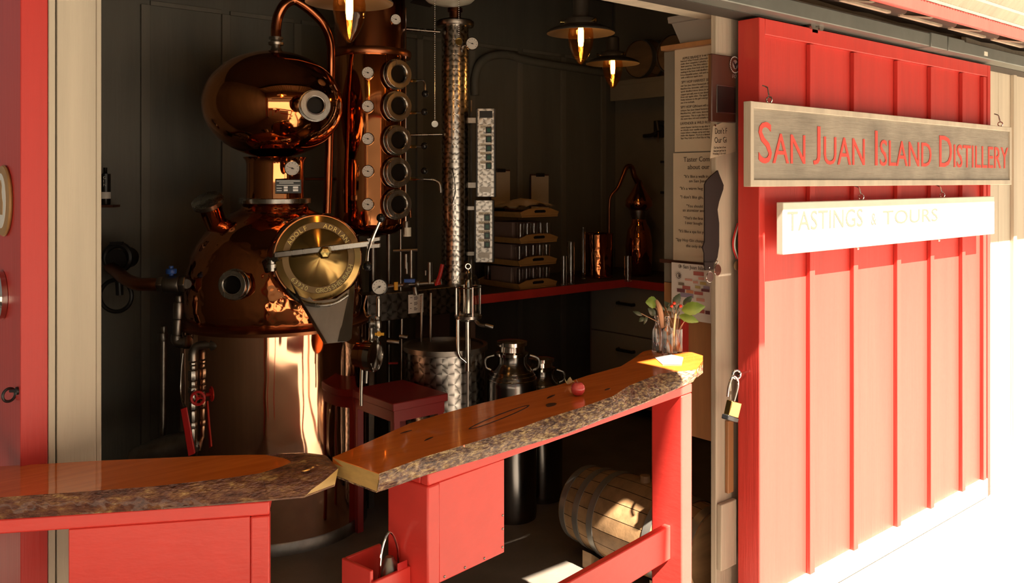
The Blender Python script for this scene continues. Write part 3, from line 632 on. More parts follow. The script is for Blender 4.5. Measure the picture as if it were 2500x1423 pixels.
def ring_text(s, a0, a1, R, size, flip, mat_, parent, nm):
    verts = []; faces = []
    for i, ch in enumerate(s):
        if ch == ' ': continue
        a = math.radians(a0 + (a1-a0)*i/(len(s)-1))
        cu = bpy.data.curves.new('t', 'FONT'); cu.body = ch; cu.size = size; cu.align_x = 'CENTER'; cu.extrude = .0012; cu.resolution_u = 2
        o = bpy.data.objects.new('t', cu); COL.objects.link(o); dg = bpy.context.evaluated_depsgraph_get(); me = bpy.data.meshes.new_from_object(o.evaluated_get(dg)); bpy.data.objects.remove(o); bpy.data.curves.remove(cu)
        rot = a-PI/2 if not flip else a+PI/2
        for_v = [Matrix.Rotation(rot, 3, 'Z') @ (Vector((v.co.x, v.co.y-size*.36, v.co.z))) + Vector((R*math.cos(a), R*math.sin(a), .0075)) for v in me.vertices]
        n0 = len(verts); verts += for_v; faces += [tuple(k+n0 for k in p_.vertices) for p_ in me.polygons]; bpy.data.meshes.remove(me)
    me = bpy.data.meshes.new(nm); me.from_pydata([tuple(v) for v in verts], [], faces); me.materials.append(mat_)
    q = bpy.data.objects.new(nm, me); COL.objects.link(q); q.parent = parent; split_islands(q, 'raised_letter')
# lid's own x axis seen from the front
lm = ln.to_track_quat('Z', 'Y').to_matrix(); ex = lm @ Vector((1, 0, 0)); ey = lm @ Vector((0, 1, 0))
sx_ = Vector((1, 0, 0)); off = math.degrees(math.atan2(ey.dot(sx_), ex.dot(sx_)))
ring_text('ADOLF   ADRIAN', 153+off, 34+off, RL*.775, RL*.155, False, M['brassp'], lid, 'raised_lettering')
ring_text('63920  GROSSHEUBACH', 222+off, 345+off, RL*.775, RL*.155, True, M['brassp'], lid, 'raised_lettering')
A_, B2_ = F.p(672, 622, -.63), F.p(905, 594, -.60)
d = (B2_-A_).normalized(); up = Vector((0, 0, 1))
bar = MB().prism([A_+up*.012, B2_+up*.012, B2_-up*.012, A_-up*.012], (0, -.018, 0)).build('clamp_bar', M['steel'], st, bevel=.003)
e = F.p(905, 594, -.61); MB().prism([e+Vector((-.01, 0, .020)), e+Vector((.040, 0, .026)), e+Vector((.040, 0, .014)), e+Vector((.0, 0, .006))], (0, -.03, 0)).prism([e+Vector((-.01, 0, -.004)), e+Vector((.04, 0, -.0)), e+Vector((.04, 0, -.014)), e+Vector((-.01, 0, -.018))], (0, -.03, 0)).build('fork_end', M['steel'], bar)
kc = F.p(793, 617, -.66); MB().lathe([(0, -.03), (.024, -.03), (.026, -.02), (.026, .002), (.018, .012), (0, .014)], 6, ln, kc).build('centre_nut', M['brassp'], bar)
lv = MB(); lv.tube([F.p(897, 636, -.62), F.p(899, 612, -.63), F.p(905, 594, -.64), F.p(918, 562, -.64), F.p(928, 540, -.64)], .0065, 10, 4)
lv = lv.build('clamp_lever', M['chrome'], bar)
MB().sphere(F.p(930, 532, -.64), F.w(11, -.64)).sphere(F.p(897, 650, -.62), F.w(12, -.62)).build('ball_knobs', M['black'], lv)
h0 = F.p(663, 648, -.60)
MB().lathe([(0, -.022), (.017, -.022), (.017, -.010), (.022, -.009), (.022, .006), (.016, .008), (.016, .022), (0, .022)], 20, (0, 0, 1), h0).tube([h0+Vector((0, 0, .02)), F.p(682, 628, -.62)], .012, 8).build('hinge', M['steel'], st)
MB().tube([F.p(655, 632, -.56), F.p(645, 640, -.50), F.p(652, 662, -.44)], .010, 8).build('hinge_arm', M['blackmetal'], st)
# discharge chute: flat back plate with a turned-up right cheek
ck = [F.p(686, 655, -.53), F.p(716, 716, -.57), F.p(766, 736, -.60), F.p(820, 729, -.60), F.p(864, 697, -.56), F.p(856, 826, -.64), F.p(846, 834, -.66), F.p(794, 839, -.67)]
chute = MB().prism(ck, (0, .004, 0)).build('discharge_chute', M['brushed'], st)
MB().prism([F.p(851, 706, -.565), F.p(866, 694, -.60), F.p(858, 826, -.70), F.p(851, 833, -.70), F.p(824, 834, -.665)], (0, .003, 0)).build('chute_cheek', M['brushed'], chute)
MB().prism([F.p(680, 650, -.53), F.p(688, 652, -.58), F.p(798, 838, -.71), F.p(791, 840, -.67)], (.003, 0, 0)).build('chute_cheek', M['steeldk'], chute)
MB().tube([F.p(693, 690, -.55), F.p(716, 722, -.585), F.p(742, 738, -.60), F.p(775, 745, -.61), F.p(815, 741, -.60), F.p(850, 720, -.58)], .010, 10, 4).build('chute_lip', M['steel'], chute)

# ------------------------------------------------------------------ copper rectifying column beside it
G = Fr(903, 4.6)
cs = G.thing('column_still', 'tall copper column with five sight windows and a row of white dials', 'still')
rc = G.w(87)
MB().lathe([(rc, G.z(545)), (rc, G.z(543)), (rc, G.z(143)), (rc, G.z(142)), (rc*.99, G.z(138))], 80).build('lower_column', M['copper'], cs, angle=70)
MB().lathe([(rc*.98, G.z(130)), (rc*.98, 2.72), (0, 2.74)], 80).build('upper_column', M['copperp'], cs)
MB().lathe([(rc*.9, G.z(143)), (rc*1.14, G.z(142)), (rc*1.16, G.z(137)), (rc*1.16, G.z(130)), (rc*1.14, G.z(126)), (rc*.9, G.z(125))], 80).build('column_flange', M['copperd'], cs)
MB().lathe([(0, G.z(576)), (G.w(30), G.z(575)), (G.w(62), G.z(569)), (G.w(82), G.z(556)), (rc, G.z(540))], 64).build('bottom_bowl', M['copperh'], cs, angle=70)
for k in (-1, 1): MB().tube([(k*.09, .09, 0), (k*.09, .06, G.z(562))], .014, 10).build('leg', M['steeldk'], cs)
MB().tube([(0, .10, 0), (0, .10, G.z(566))], .02, 12).build('leg', M['steeldk'], cs)
MB().tube([(rc+.004, -.02, G.z(560)), (rc+.004, -.02, G.z(20))], .0035, 8).build('seam_rod', M['chrome'], cs)
cn = Vector((-.04, -1, 0)).normalized()
for i, y in enumerate((178, 260, 339, 418, 499)):
    yy = G.p(899, y, -rc-.02); gauge(cs, yy, (-.05, -1, 0), G.w(14.5, -rc), 165, stem=.04)
for y in (48,): gauge(cs, G.p(965, y, -rc*.62), (.45, -1, 0), G.w(13, -rc), 165, stem=.05)
for i, y in enumerate((181, 259, 342, 421, 499)):
    d = Vector((.72, -.70, 0)).normalized(); c = Vector((G.p(972, y, -.155).x, -.155, G.p(972, y, -.155).z)); 
    porthole(cs, c, (.62, -.78, 0), G.w(35, -.15), .09, inner=.66)
    if i < 4:
        a = G.p(1000, y+16, -.10); b = G.p(1017, y+16, -.10); e = G.p(1036, y+16+(6 if i == 0 else 0), -.10)
        v = MB(); fit(v, a, b, .009); fit(v, a-Vector((.01, 0, 0)), a+Vector((.004, 0, 0)), .006, 10)
        vv = v.build('valve', M['brassp'], cs)
        if i == 0: MB().tube([b, G.p(1032, y+15, -.1), G.p(1037, y+22, -.1), G.p(1038, y+42, -.1)], .0045, 8, 3).build('valve_lever', M['chrome'], vv); k_ = G.p(1038, y+48, -.1)
        else: MB().tube([b, G.p(1034, y+16, -.1)], .0045, 8).build('valve_lever', M['chrome'], vv); k_ = G.p(1036, y+ (14 if i < 3 else -4), -.1)
        MB().sphere(k_, .018, seg=16, rings=10).build('lever_ball', M['black'], vv)
mb = MB(); pipe(mb, [G.p(990, 437, .02), G.p(1030, 437, .02), G.p(1062, 440, .02), G.p(1074, 450, .02), G.p(1076, 470, .02)], .008); pipe(mb, [G.p(985, 70, .1), G.p(1075, 78, .1)], .010); pipe(mb, [G.p(990, 330, .1), G.p(1080, 328, .1)], .007)
split_islands(mb.build('reflux_pipe', M['steel'], cs), 'reflux_pipe')
mb = MB(); pipe(mb, [G.p(816, 437, -.02), G.p(790, 437, 0), G.p(744, 437, 0)], .007); pipe(mb, [F.p(740, 478, .3), F.p(775, 480, .3), F.p(792, 492, .3), F.p(797, 540, .3)], .008)
split_islands(mb.build('vapour_pipe', M['copperd'], cs), 'vapour_pipe')

# ------------------------------------------------------------------ tube condenser
K = Fr(1111, 4.75)
cd = K.thing('condenser', 'slender upright condenser tube in fan-patterned polished steel', 'condenser')
r = K.w(33)
zb = K.z(724)
body = MB().lathe([(r, 0), (r, K.z(62)-zb)], 48).build('condenser_tube', M['swcol'], cd); body.location = (0, 0, zb)
MB().lathe([(0, K.z(66)), (K.w(44), K.z(66)), (K.w(46), K.z(63)), (K.w(46), K.z(54)), (K.w(40), K.z(50)), (0, K.z(50))], 40).build('top_flange', M['steeldk'], cd)
MB().lathe([(K.w(18), K.z(50)), (K.w(18), K.z(44)), (K.w(14), K.z(43)), (K.w(14), K.z(30)), (K.w(18), K.z(29)), (K.w(18), K.z(20)), (K.w(10), K.z(18)), (K.w(10), 2.62), (0, 2.62)], 28).build('vapour_inlet', M['copperd'], cd)
MB().lathe([(0, K.z(736)), (K.w(36), K.z(735)), (K.w(38), K.z(730)), (K.w(38), K.z(726)), (K.w(30), K.z(722)), (0, K.z(722))], 40).build('bottom_flange', M['steel'], cd)
MB().tube([(0, 0, K.z(734)), (0, 0, 0)], .03, 14).build('support_leg', M['steeldk'], cd)
gauge(cd, K.p(1152, 107, -.07), (.25, -1, 0), K.w(15), 165, stem=.06)
MB().tube([K.p(1150, 720, .03), K.p(1150, 300, .03), K.p(1150, 245, .03)], .006, 8).build('side_tube', M['steeldk'], cd)
MB().tube([K.p(1103, 410, -.085), K.p(1110, 440, -.085), K.p(1111, 470, -.085), K.p(1104, 495, -.08)], .002, 6, 4).build('sensor_wire', M['cord'], cd)

# control boxes
def ctl(px0, px1, y0, y1, label, btn, lines, disp):
    C = Fr((px0+px1)/2, 4.7, 0); z0 = C.z(y1); C = Fr((px0+px1)/2, 4.7, z0)
    t = C.thing('control_box', label, 'control panel', 'switch boxes beside the condenser'); W = C.w(px1-px0); Hh = C.w(y1-y0)
    MB().box((0, .045, Hh/2), (W*1.22, .088, Hh*1.01)).build('housing', M['blackmetal'], t, bevel=.003)
    MB().box((0, -.003, Hh/2), (W, .006, Hh)).build('face_plate', M['swflat'], t, bevel=.001)
    MB().bb((-W*1.1, .03, Hh*.1), (-W*.6, .045, Hh*.16)).bb((-W*1.1, .03, Hh*.84), (-W*.6, .045, Hh*.9)).build('bracket', M['steeldk'], t)
    if disp: MB().bb((-W*.38, -.010, C.z(288)), (W*.40, -.006, C.z(271))).build('display', M['black'], t)
    for y in btn:
        b = MB().bb((W*.0, -.012, C.z(y+8)), (W*.36, -.006, C.z(y-8))).build('button_bezel', M['black'], t, bevel=.001)
        MB().bb((W*.08, -.015, C.z(y+5)), (W*.30, -.0122, C.z(y-5))).build('button', M['greenb'], b, bevel=.001)
    for y, s in lines:
        l = MB().bb((-W*.34, -.0075, C.z(y+4)), (W*.36, -.0062, C.z(y-3.4))).build('label_strip', M['white'], t)
        text(s, C.w(6.2), basis((-W*.30, -.0078, C.z(y+2.6)), (1, 0, 0), (0, 0, 1)), M['ink'], 'label_lettering', l, width=W*.62, ext=.0002)
    yb = y1-24; MB().bb((-W*.34, -.0072, C.z(yb+13)), (W*.33, -.0062, C.z(yb))).build('rating_plate', M['steeldk'], t)
    return t
ctl(1166, 1206, 265, 480, 'taller upper switch box with a display above five green buttons', [318, 340, 362, 384, 405], [(309, 'HEATING  ON OFF'), (331, 'HEATING 1.8 kW'), (353, 'HEATING 3.2 kW'), (374, 'HEATING 2.2 kW'), (396, 'HEATING 4.2 kW')], True)
ctl(1162, 1202, 489, 640, 'shorter lower switch box with four green buttons', [531, 553, 575, 597], [(521, 'ON    OFF'), (543, '     AGITATOR'), (565, '    TOP PUMP'), (586, '         WATER')], False)

# ------------------------------------------------------------------ spirit safe under the condenser
Q = Fr(1143, 4.1)
ss = Q.thing('spirit_safe', 'small glass dome spirit safe on twin steel pipes below the condenser', 'spirit safe')
MB().lathe([(Q.w(30), Q.z(768)), (Q.w(30), Q.z(700)), (Q.w(28), Q.z(685)), (Q.w(20), Q.z(672)), (Q.w(8), Q.z(666)), (0, Q.z(665))], 32).lathe([(Q.w(28.6), Q.z(768)), (Q.w(28.6), Q.z(700)), (Q.w(26.6), Q.z(686)), (Q.w(19), Q.z(673.5)), (Q.w(7), Q.z(667.5)), (0, Q.z(666.8))], 32).build('glass_dome', M['clearthin'], ss, angle=70)
MB().lathe([(0, Q.z(784)), (Q.w(20), Q.z(783)), (Q.w(33), Q.z(776)), (Q.w(34), Q.z(769)), (Q.w(26), Q.z(766)), (0, Q.z(766))], 32).build('collar', M['steel'], ss)
mb = MB().ring(Q.w(31), .0035, (0, 0, 1), (0, 0, Q.z(700)), 32, 6)
for k in range(4):
    a = .4+k*PI/2; x, y = Q.w(31)*math.cos(a), Q.w(31)*math.sin(a); mb.tube([(x, y, Q.z(770)), (x, y, Q.z(698))], .004, 8)
mb.build('guard_cage', M['chrome'], ss)
MB().lathe([(Q.w(8), Q.z(668)), (Q.w(6), Q.z(664)), (.004, Q.z(660)), (.004, Q.z(656))], 16).ring(.012, .0035, (0, 1, 0), (0, 0, Q.z(650)), 18, 6).build('lifting_ring', M['chrome'], ss)
MB().lathe([(0, Q.z(764)), (Q.w(9), Q.z(764)), (Q.w(9), Q.z(690)), (Q.w(7), Q.z(682)), (0, Q.z(681))], 20).build('inner_cup', M['polish'], ss)
MB().tube([Q.p(1142, 780), Q.p(1142, 850), Q.p(1142, 905)], Q.w(7), 14).build('drain_pipe', M['polish'], ss)
MB().tube([Q.p(1142, 904), Q.p(1142, 1240)], Q.w(3), 8).build('stand_rod', M['steeldk'], ss)
MB().tube([Q.p(1118, 772, -.02), Q.p(1118, 845, -.02), Q.p(1121, 868, -.02), Q.p(1132, 878, -.01), Q.p(1142, 888, 0)], Q.w(4.5), 10, 4).build('bypass_pipe', M['polish'], ss)
mb = MB(); pipe(mb, [Q.p(1160, 780, -.03), Q.p(1170, 792, -.05), Q.p(1184, 795, -.06)], .008); fit(mb, Q.p(1184, 793, -.06), Q.p(1204, 799, -.06), .009, 10); mb.build('outlet_spout', M['steeldk'], ss)

# ------------------------------------------------------------------ water trough with notice, tank, cans, stool
a = PT(884, 752, 4.3); tr_ = thing('water_trough', 'dark patterned steel trough running between still and condenser', 'trough', (a.x, a.y, 0), 0)
L = .62; zc = a.z; hh = .068
tb_ = MB().bb((0, -.05, -hh), (L, .07, hh)).build('trough_body', M['swtr'], tr_, bevel=.004); tb_.location = (0, 0, zc)
MB().bb((0.02, -.03, 0), (.05, .03, zc-hh)).build('leg', M['steeldk'], tr_); MB().bb((L-.05, -.03, 0), (L-.02, .03, zc-hh)).build('leg', M['steeldk'], tr_)
nt_ = thing('paper_notice', 'small white printed notice stuck on the dark steel trough', 'notice', (a.x+.235, a.y-.052, zc-.045), 0)
MB().bb((0, -.0012, 0), (.092, 0, .094)).build('sheet', M['paperw'], nt_)
mb = MB()
for k, (x, z, l) in enumerate([(.010, .078, .014), (.034, .079, .020), (.034, .073, .024), (.034, .067, .018), (.072, .080, .010), (.010, .050, .012), (.034, .052, .020), (.034, .046, .022), (.034, .040, .018), (.072, .056, .012), (.072, .043, .010), (.010, .024, .008), (.034, .026, .012), (.034, .020, .020), (.034, .014, .016), (.072, .028, .010), (.072, .018, .008)]):
    mb.bb((x, -.0018, z), (x+l, -.0012, z+.0028))
mb.build('printed_lines', M['ink'], nt_)
Tk = Fr(1087, 4.3)
tk = Tk.thing('mash_tank', 'wide open steel tank with fan-patterned polished side', 'tank')
r = .195; zt = .80
o = MB().lathe([(r, .02), (r, .03), (r, zt-.03), (r, zt-.022), (r+.006, zt-.018), (r+.008, zt-.006), (r+.003, zt), (r-.006, zt), (r-.006, .03), (0, .03)], 64).build('tank_wall', M['swbig'], tk)
MB().lathe([(r+.001, zt-.026), (r+.012, zt-.022), (r+.012, zt+.002), (r-.008, zt+.002), (r-.008, zt-.01)], 64).build('rim', M['steeldk'], tk)
for k in range(3):
    q = 2*PI*k/3; MB().bb((r*.8*math.cos(q)-.02, r*.8*math.sin(q)-.02, 0), (r*.8*math.cos(q)+.02, r*.8*math.sin(q)+.02, .03)).build('foot', M['steeldk'], tk)
def can(px, t, k, z0, label):
    C = Fr(px, t); c_ = C.thing('milk_can', label, 'can', 'steel milk cans behind the bar')
    z = lambda h: z0+h*k
    MB().lathe([(0, 0), (.115*k, 0), (.118*k, .02), (.118*k, .03), (.118*k, z(.29)), (.118*k, z(.30)), (.112*k, z(.33)), (.085*k, z(.37)), (.072*k, z(.385)), (.068*k, z(.40)), (.070*k, z(.425))], 40).build('body', M['cansteel'], c_)
    mb = MB()
    for h in (.318, .335, .35): mb.ring((.116-.6*max(0, h-.318))*k, .004, (0, 0, 1), (0, 0, z(h)), 40, 6)
    mb.build('shoulder_bands', M['polish'], c_)
    MB().lathe([(.066*k, z(.425)), (.076*k, z(.427)), (.078*k, z(.44)), (.062*k, z(.447)), (.060*k, z(.47)), (.072*k, z(.475)), (.072*k, z(.492)), (.03*k, z(.50)), (0, z(.50))], 32).build('lid', M['polish'], c_)
    for s in (-1, 1): MB().tube([(s*.10*k, 0, z(.355)), (s*.125*k, 0, z(.37)), (s*.125*k, 0, z(.41)), (s*.085*k, 0, z(.425))], .006, 8, 4).build('handle', M['steel'], c_)
    return c_
can(1250, 4.2, 1.0, .34, 'polished steel milk can beside the patterned tank')
can(1322, 4.45, .9, .26, 'smaller dull milk can behind the polished one')
zs = .65; q = PZ(960, 986, zs)
sto = thing('stool', 'small red wooden stool in front of the patterned tank', 'stool', (q.x, q.y, 0))
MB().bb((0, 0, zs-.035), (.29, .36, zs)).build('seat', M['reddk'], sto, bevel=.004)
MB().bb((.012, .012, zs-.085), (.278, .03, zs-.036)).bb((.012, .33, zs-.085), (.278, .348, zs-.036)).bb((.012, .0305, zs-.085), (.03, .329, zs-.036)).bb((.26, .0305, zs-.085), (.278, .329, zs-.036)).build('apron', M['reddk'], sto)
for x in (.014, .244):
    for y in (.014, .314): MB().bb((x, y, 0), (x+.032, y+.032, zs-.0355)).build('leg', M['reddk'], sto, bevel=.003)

# ------------------------------------------------------------------ pressure gauge stand, outlet door and small valves right of the still
P_ = Fr(925, 3.72)
pg = P_.thing('pressure_gauge_stand', 'round white pressure gauge on a pipe right of the brass lid', 'gauge')
g = gauge(pg, P_.p(927, 700, -.01), (.0, -1, .02), P_.w(19), 215, 'black', 'pressure_gauge')
mb = MB(); fit(mb, P_.p(925, 722), P_.p(925, 730), .009); mb.tube([P_.p(924, 728), P_.p(924, 778)], .0085, 12); fit(mb, P_.p(923, 772), P_.p(923, 782), .012); fit(mb, P_.p(922, 782), P_.p(922, 800), .017, 12); fit(mb, P_.p(922, 800), P_.p(922, 822), .013, 12)
fit(mb, P_.p(907, 789), P_.p(922, 789), .013, 12); mb.lathe([(0, 0), (.022, 0), (.022, .008), (0, .008)], 16, (1, 0, 0), P_.p(906, 789)); mb.build('pipe_stem', M['steel'], pg)
v = MB(); fit(v, P_.p(925, 815, -.02), P_.p(925, 815, -.04), .012); v.bb(P_.p(915, 819, -.04), P_.p(938, 812, -.034)); v.build('drain_cock', M['yellow'], pg)
mb = MB(); pipe(mb, [P_.p(906, 800), P_.p(905, 830), P_.p(893, 842, .05)], .010); pipe(mb, [P_.p(920, 822), P_.p(918, 842, .02)], .01); pipe(mb, [P_.p(895, 722, .1), P_.p(889, 750, .08), P_.p(896, 772, .05), P_.p(906, 770, .02)], .004)
split_islands(mb.build('feed_pipe', M['steel'], pg), 'feed_pipe')
od = P_.thing('outlet_door', 'round copper discharge door with steel rim low on the still', 'valve')
c = P_.p(903, 868, .0)
MB().lathe([(P_.w(30), -.06), (P_.w(30), -.03), (P_.w(37), -.02), (P_.w(37), -.0)], 40, (.92, -.39, 0), c).build('outlet_neck', M['copper'], od)
MB().lathe([(P_.w(30), -.0), (P_.w(38), .0), (P_.w(38), .028), (P_.w(30), .032), (P_.w(30), .03), (0, .034)], 40, (.92, -.39, 0), c).build('door_disc', M['polish'], od)
MB().tube([P_.p(884, 900), P_.p(882, 960), P_.p(882, 990)], .007, 8).tube([P_.p(896, 895, -.02), P_.p(894, 935, -.02)], .006, 8).tube([P_.p(905, 902, -.03), P_.p(920, 902, -.03), P_.p(926, 890, -.03)], .004, 8).build('hinge_rod', M['steel'], od); split_islands([o for o in od.children if o.name.startswith('hinge_rod')][0], 'hinge_rod')
W1 = Fr(1000, 4.42)
vm = W1.thing('valve_manifold', 'row of small water valves with blue, yellow and red handles', 'valve')
mb = MB(); pipe(mb, [W1.p(945, 700), W1.p(1000, 694), W1.p(1070, 690)], .011)
for (x, y0, y1, r_) in ((978, 560, 735, .006), (981, 735, 1000, .008), (991, 620, 655, .010), (1004, 610, 690, .010), (1039, 660, 672, .006), (1049, 640, 692, .012), (993, 640, 668, .008)):
    mb.tube([W1.p(x, y1), W1.p(x, y0)], r_, 10)
fit(mb, W1.p(985, 694), W1.p(998, 693), .016); fit(mb, W1.p(1014, 692), W1.p(1024, 692), .020, 10); fit(mb, W1.p(1060, 690), W1.p(1078, 688), .017)
fit(mb, W1.p(992, 540), W1.p(992, 575), .018, 12); mb.tube([W1.p(960, 612), W1.p(1020, 610)], .008, 8); fit(mb, W1.p(1013, 700), W1.p(1016, 720), .014, 10)
fit(mb, W1.p(945, 832), W1.p(975, 836), .016, 10); fit(mb, W1.p(975, 820), W1.p(995, 824), .014, 10)
split_islands(mb.build('manifold_pipe', M['steeldk'], vm), 'manifold_pipe')
MB().bb(W1.p(986, 690, -.04), W1.p(1014, 680, -.02)).build('lever', M['blue'], vm, bevel=.002)
v = MB(); fit(v, W1.p(966, 689, -.02), W1.p(966, 708, -.02), .010, 8); v.bb(W1.p(963, 708, -.03), W1.p(972, 688, -.018)); v.build('tap_handle', M['yellow'], vm)
MB().tube([W1.p(1066, 694, -.02), W1.p(1074, 672, -.02), W1.p(1080, 645, -.02)], .010, 8).tube([W1.p(1062, 694, -.02), W1.p(1076, 690, -.02)], .009, 8).build('lever', M['redh'], vm)
MB().lathe([(0, 0), (.020, 0), (.020, .045), (0, .045)], 16, (0, 0, 1), W1.p(994, 577)).build('actuator_cap', M['white'], vm)
MB().bb(W1.p(948, 889), W1.p(972, 884, .01)).build('lever', M['redh'], vm)
MB().tube([W1.p(1030, 720), W1.p(1026, 1030)], .006, 8).tube([W1.p(1052, 715), W1.p(1050, 990)], .006, 8).build('drop_pipe', M['steeldk'], vm); split_islands([o for o in vm.children if o.name.startswith('drop_pipe')][0], 'drop_pipe')

# ------------------------------------------------------------------ steam pipework left of the still
S = Fr(430, 3.86)
sp = S.thing('steam_pipe', 'steel steam pipe with blue-handled valve entering the still', 'pipe')
mb = MB(); pipe(mb, [S.p(268, 650, .34), S.p(284, 662, .26), S.p(308, 682, .10), S.p(335, 693, .02), S.p(365, 694, 0), S.p(388, 694, 0)], .029, 8); mb.build('elbow_pipe', M['copperd'], sp)
mb = MB(); fit(mb, S.p(386, 693), S.p(401, 693), .036); fit(mb, S.p(401, 694), S.p(440, 694), .040, 14); fit(mb, S.p(440, 693), S.p(455, 693), .036); fit(mb, S.p(455, 693), S.p(474, 693, .16), .024, 14); mb.build('valve_body', M['steeldk'], sp, bevel=.001)
v = MB(); fit(v, S.p(418, 678), S.p(418, 666), .010, 10); fit(v, S.p(418, 668), S.p(418, 656), .024, 10); fit(v, S.p(418, 657), S.p(418, 649), .010, 8); v.build('valve_handle', M['blue'], sp)
mb = MB(); fit(mb, S.p(437, 722), S.p(437, 738), .015, 10); fit(mb, S.p(436, 738), S.p(435, 778), .022, 12); fit(mb, S.p(434, 780), S.p(432, 818), .020, 12); pipe(mb, [S.p(432, 818), S.p(431, 828), S.p(437, 835), S.p(455, 836)], .024, 6); fit(mb, S.p(450, 835), S.p(458, 835), .030, 14); mb.build('drop_fittings', M['steeldk'], sp)
mb = MB(); pipe(mb, [S.p(552, 842, -.08), S.p(530, 842, -.08), S.p(500, 842, -.08), S.p(480, 846, -.08), S.p(471, 860, -.08), S.p(470, 880, -.08)], .018, 8); fit(mb, S.p(516, 842, -.08), S.p(545, 842, -.08), .028, 14); mb.sphere(S.p(545, 842, -.08), .029); mb.build('return_elbow', M['steeldk'], sp)
mb = MB()
for a, b, r_ in ((870, 882, .013), (884, 890, .017), (892, 902, .015), (904, 928, .022), (930, 944, .017), (944, 958, .022), (960, 978, .017), (980, 1000, .019), (1002, 1030, .015), (1030, 1045, .019), (1045, 1075, .014)):
    fit(mb, S.p(471, a, -.08), S.p(471, b, -.08), r_, 8)
mb.build('valve_stack', M['steel'], sp, bevel=.001)
c = S.p(483, 972, -.12); wv = MB().ring(.027, .006, (.1, -1, 0), c, 24, 8)
for k in range(3): a = k*2*PI/3; wv.tube([c, c+Vector((.027*math.cos(a), 0, .027*math.sin(a)))], .004, 6)
wv.lathe([(0, -.03), (.008, -.03), (.008, .006), (0, .006)], 10, (.1, -1, 0), c); wv.build('hand_wheel', M['redh'], sp)
MB().prism([S.p(443, 997, -.11), S.p(457, 993, -.11), S.p(478, 1105, -.12), S.p(462, 1112, -.12)], (0, -.012, 0)).build('lever_handle', M['redh'], sp, bevel=.002)
MB().tube([S.p(447, 862, -.04), S.p(443, 900, -.04), S.p(441, 950, -.04), S.p(445, 978, -.06), S.p(453, 994, -.08)], .0045, 8, 5).build('sensor_rod', M['steel'], sp)
mb = MB(); pipe(mb, [S.p(330, 1125, .0), S.p(390, 1100, .0), S.p(440, 1086, .0), S.p(500, 1080, -.01), S.p(560, 1082, 0)], .055, 6); mb.build('insulated_pipe', M['steeldk'], sp)
mb = MB(); mb.lathe([(0, -.02), (.035, -.02), (.035, .02), (0, .02)], 24, (1, 0, -.3), S.p(488, 1085, -.03)); mb.tube([S.p(500, 868, .0), S.p(497, 1080, .0)], .016, 10); mb.tube([S.p(470, 1072, -.08), S.p(474, 1100, -.06)], .016, 10); mb.build('union_collar', M['steel'], sp)
mb = MB(); mb.tube([S.p(399, 830, .1), S.p(397, 1240, .1)], .014, 10); fit(mb, S.p(400, 796, .1), S.p(400, 812, .1), .014, 10); fit(mb, S.p(398, 812, .1), S.p(398, 832, .1), .022, 10); mb.build('riser_pipe', M['steeldk'], sp)
wlv = thing('shutoff_valve', 'dark steel valve wheel on the grey back wall', 'valve', PT(283, 660, 4.16), YAW)
MB().ring(.075, .010, (0, 1, 0), (0, 0, -.12), 28, 8).ring(.06, .016, (0, 1, 0), (0, 0.02, .06), 28, 8).lathe([(0, 0), (.05, 0), (.05, .14), (0, .14)], 20, (0, 1, 0), (0, 0, .05)).tube([(0, .02, .05), (0, .04, -.12)], .018, 10).bb((-.03, .0, .12), (.03, .014, .135)).build('valve_wheel', M['blackmetal'], wlv)
# ------------------------------------------------------------------ lamps
def pendant(px, yr, t, label, rod_top):
    L = Fr(px, t); zr = L.z(yr); p_ = thing('pendant_lamp', label, 'lamp', (L.loc.x, L.loc.y, zr), YAW, 'pewter pendant lamps with amber bulbs')
    R = .150
    MB().lathe([(R, 0), (R*1.005, .004), (R*.96, .012), (R*.75, .026), (R*.5, .038), (R*.36, .046), (R*.36, .042), (R*.5, .033), (R*.75, .020), (R*.95, .006), (R, 0)], 56).build('shade', M['shade'], p_, angle=70)
    MB().lathe([(R*.50, .036), (R*.50, .058), (R*.47, .064), (R*.26, .070), (R*.24, .078), (R*.24, .145), (R*.20, .152), (R*.06, .156), (R*.05, .19), (0, .19)], 40).build('socket_housing', M['shade'], p_, bevel=.001)
    for k in range(3):
        a = 2*PI*k/3-.9; MB().lathe([(0, -.008), (.005, -.008), (.005, .012), (.008, .013), (.008, .020), (0, .021)], 10, (math.cos(a), math.sin(a), 0), (R*.49*math.cos(a), R*.49*math.sin(a), .048)).build('thumb_screw', M['brassp'], p_)
    MB().tube([(0, 0, .18), (0, 0, rod_top-zr)], .004, 8).build('cord', M['cord'], p_)
    gl = [(.040, .040), (.052, .020), (.056, -.005), (.056, -.030), (.050, -.062), (.036, -.098), (.016, -.128), (.006, -.136), (0, -.137)]
    g = MB().lathe(gl, 36).lathe([(max(0, r-.0015), z+.001) for r, z in gl], 36).build('glass_bulb', M['amber'], p_, angle=80)
    MB().lathe([(0, -.060), (.010, -.056), (.013, -.03), (.013, .01), (.010, .03), (0, .032)], 16).build('glowing_tube', M['fil'], g)
    pl_ = bpy.data.lights.new('bulb_glow', 'POINT'); pl_.energy = 2.2; pl_.color = (1, .70, .42); pl_.shadow_soft_size = .02; po = bpy.data.objects.new('bulb_glow', pl_); COL.objects.link(po); po.parent = p_; po.location = (.03, -.02, -.03)
    MB().tube([(0, 0, -.058), (.003, 0, -.075), (-.002, 0, -.09), (0, 0, -.106)], .0045, 8, 4).build('filament_tail', M['fil2'], g)
    return p_
pendant(853, 8, 3.04, 'pewter pendant lamp nearest the opening, in front of the copper column', 2.94)
pendant(1418, 82, 3.89, 'pewter pendant lamp with brass thumb screws, glowing amber, middle of the three', 2.94)
pendant(1496, 156, 4.95, 'smallest-looking pendant lamp deepest inside the room, near the shelf of casks', 2.94)
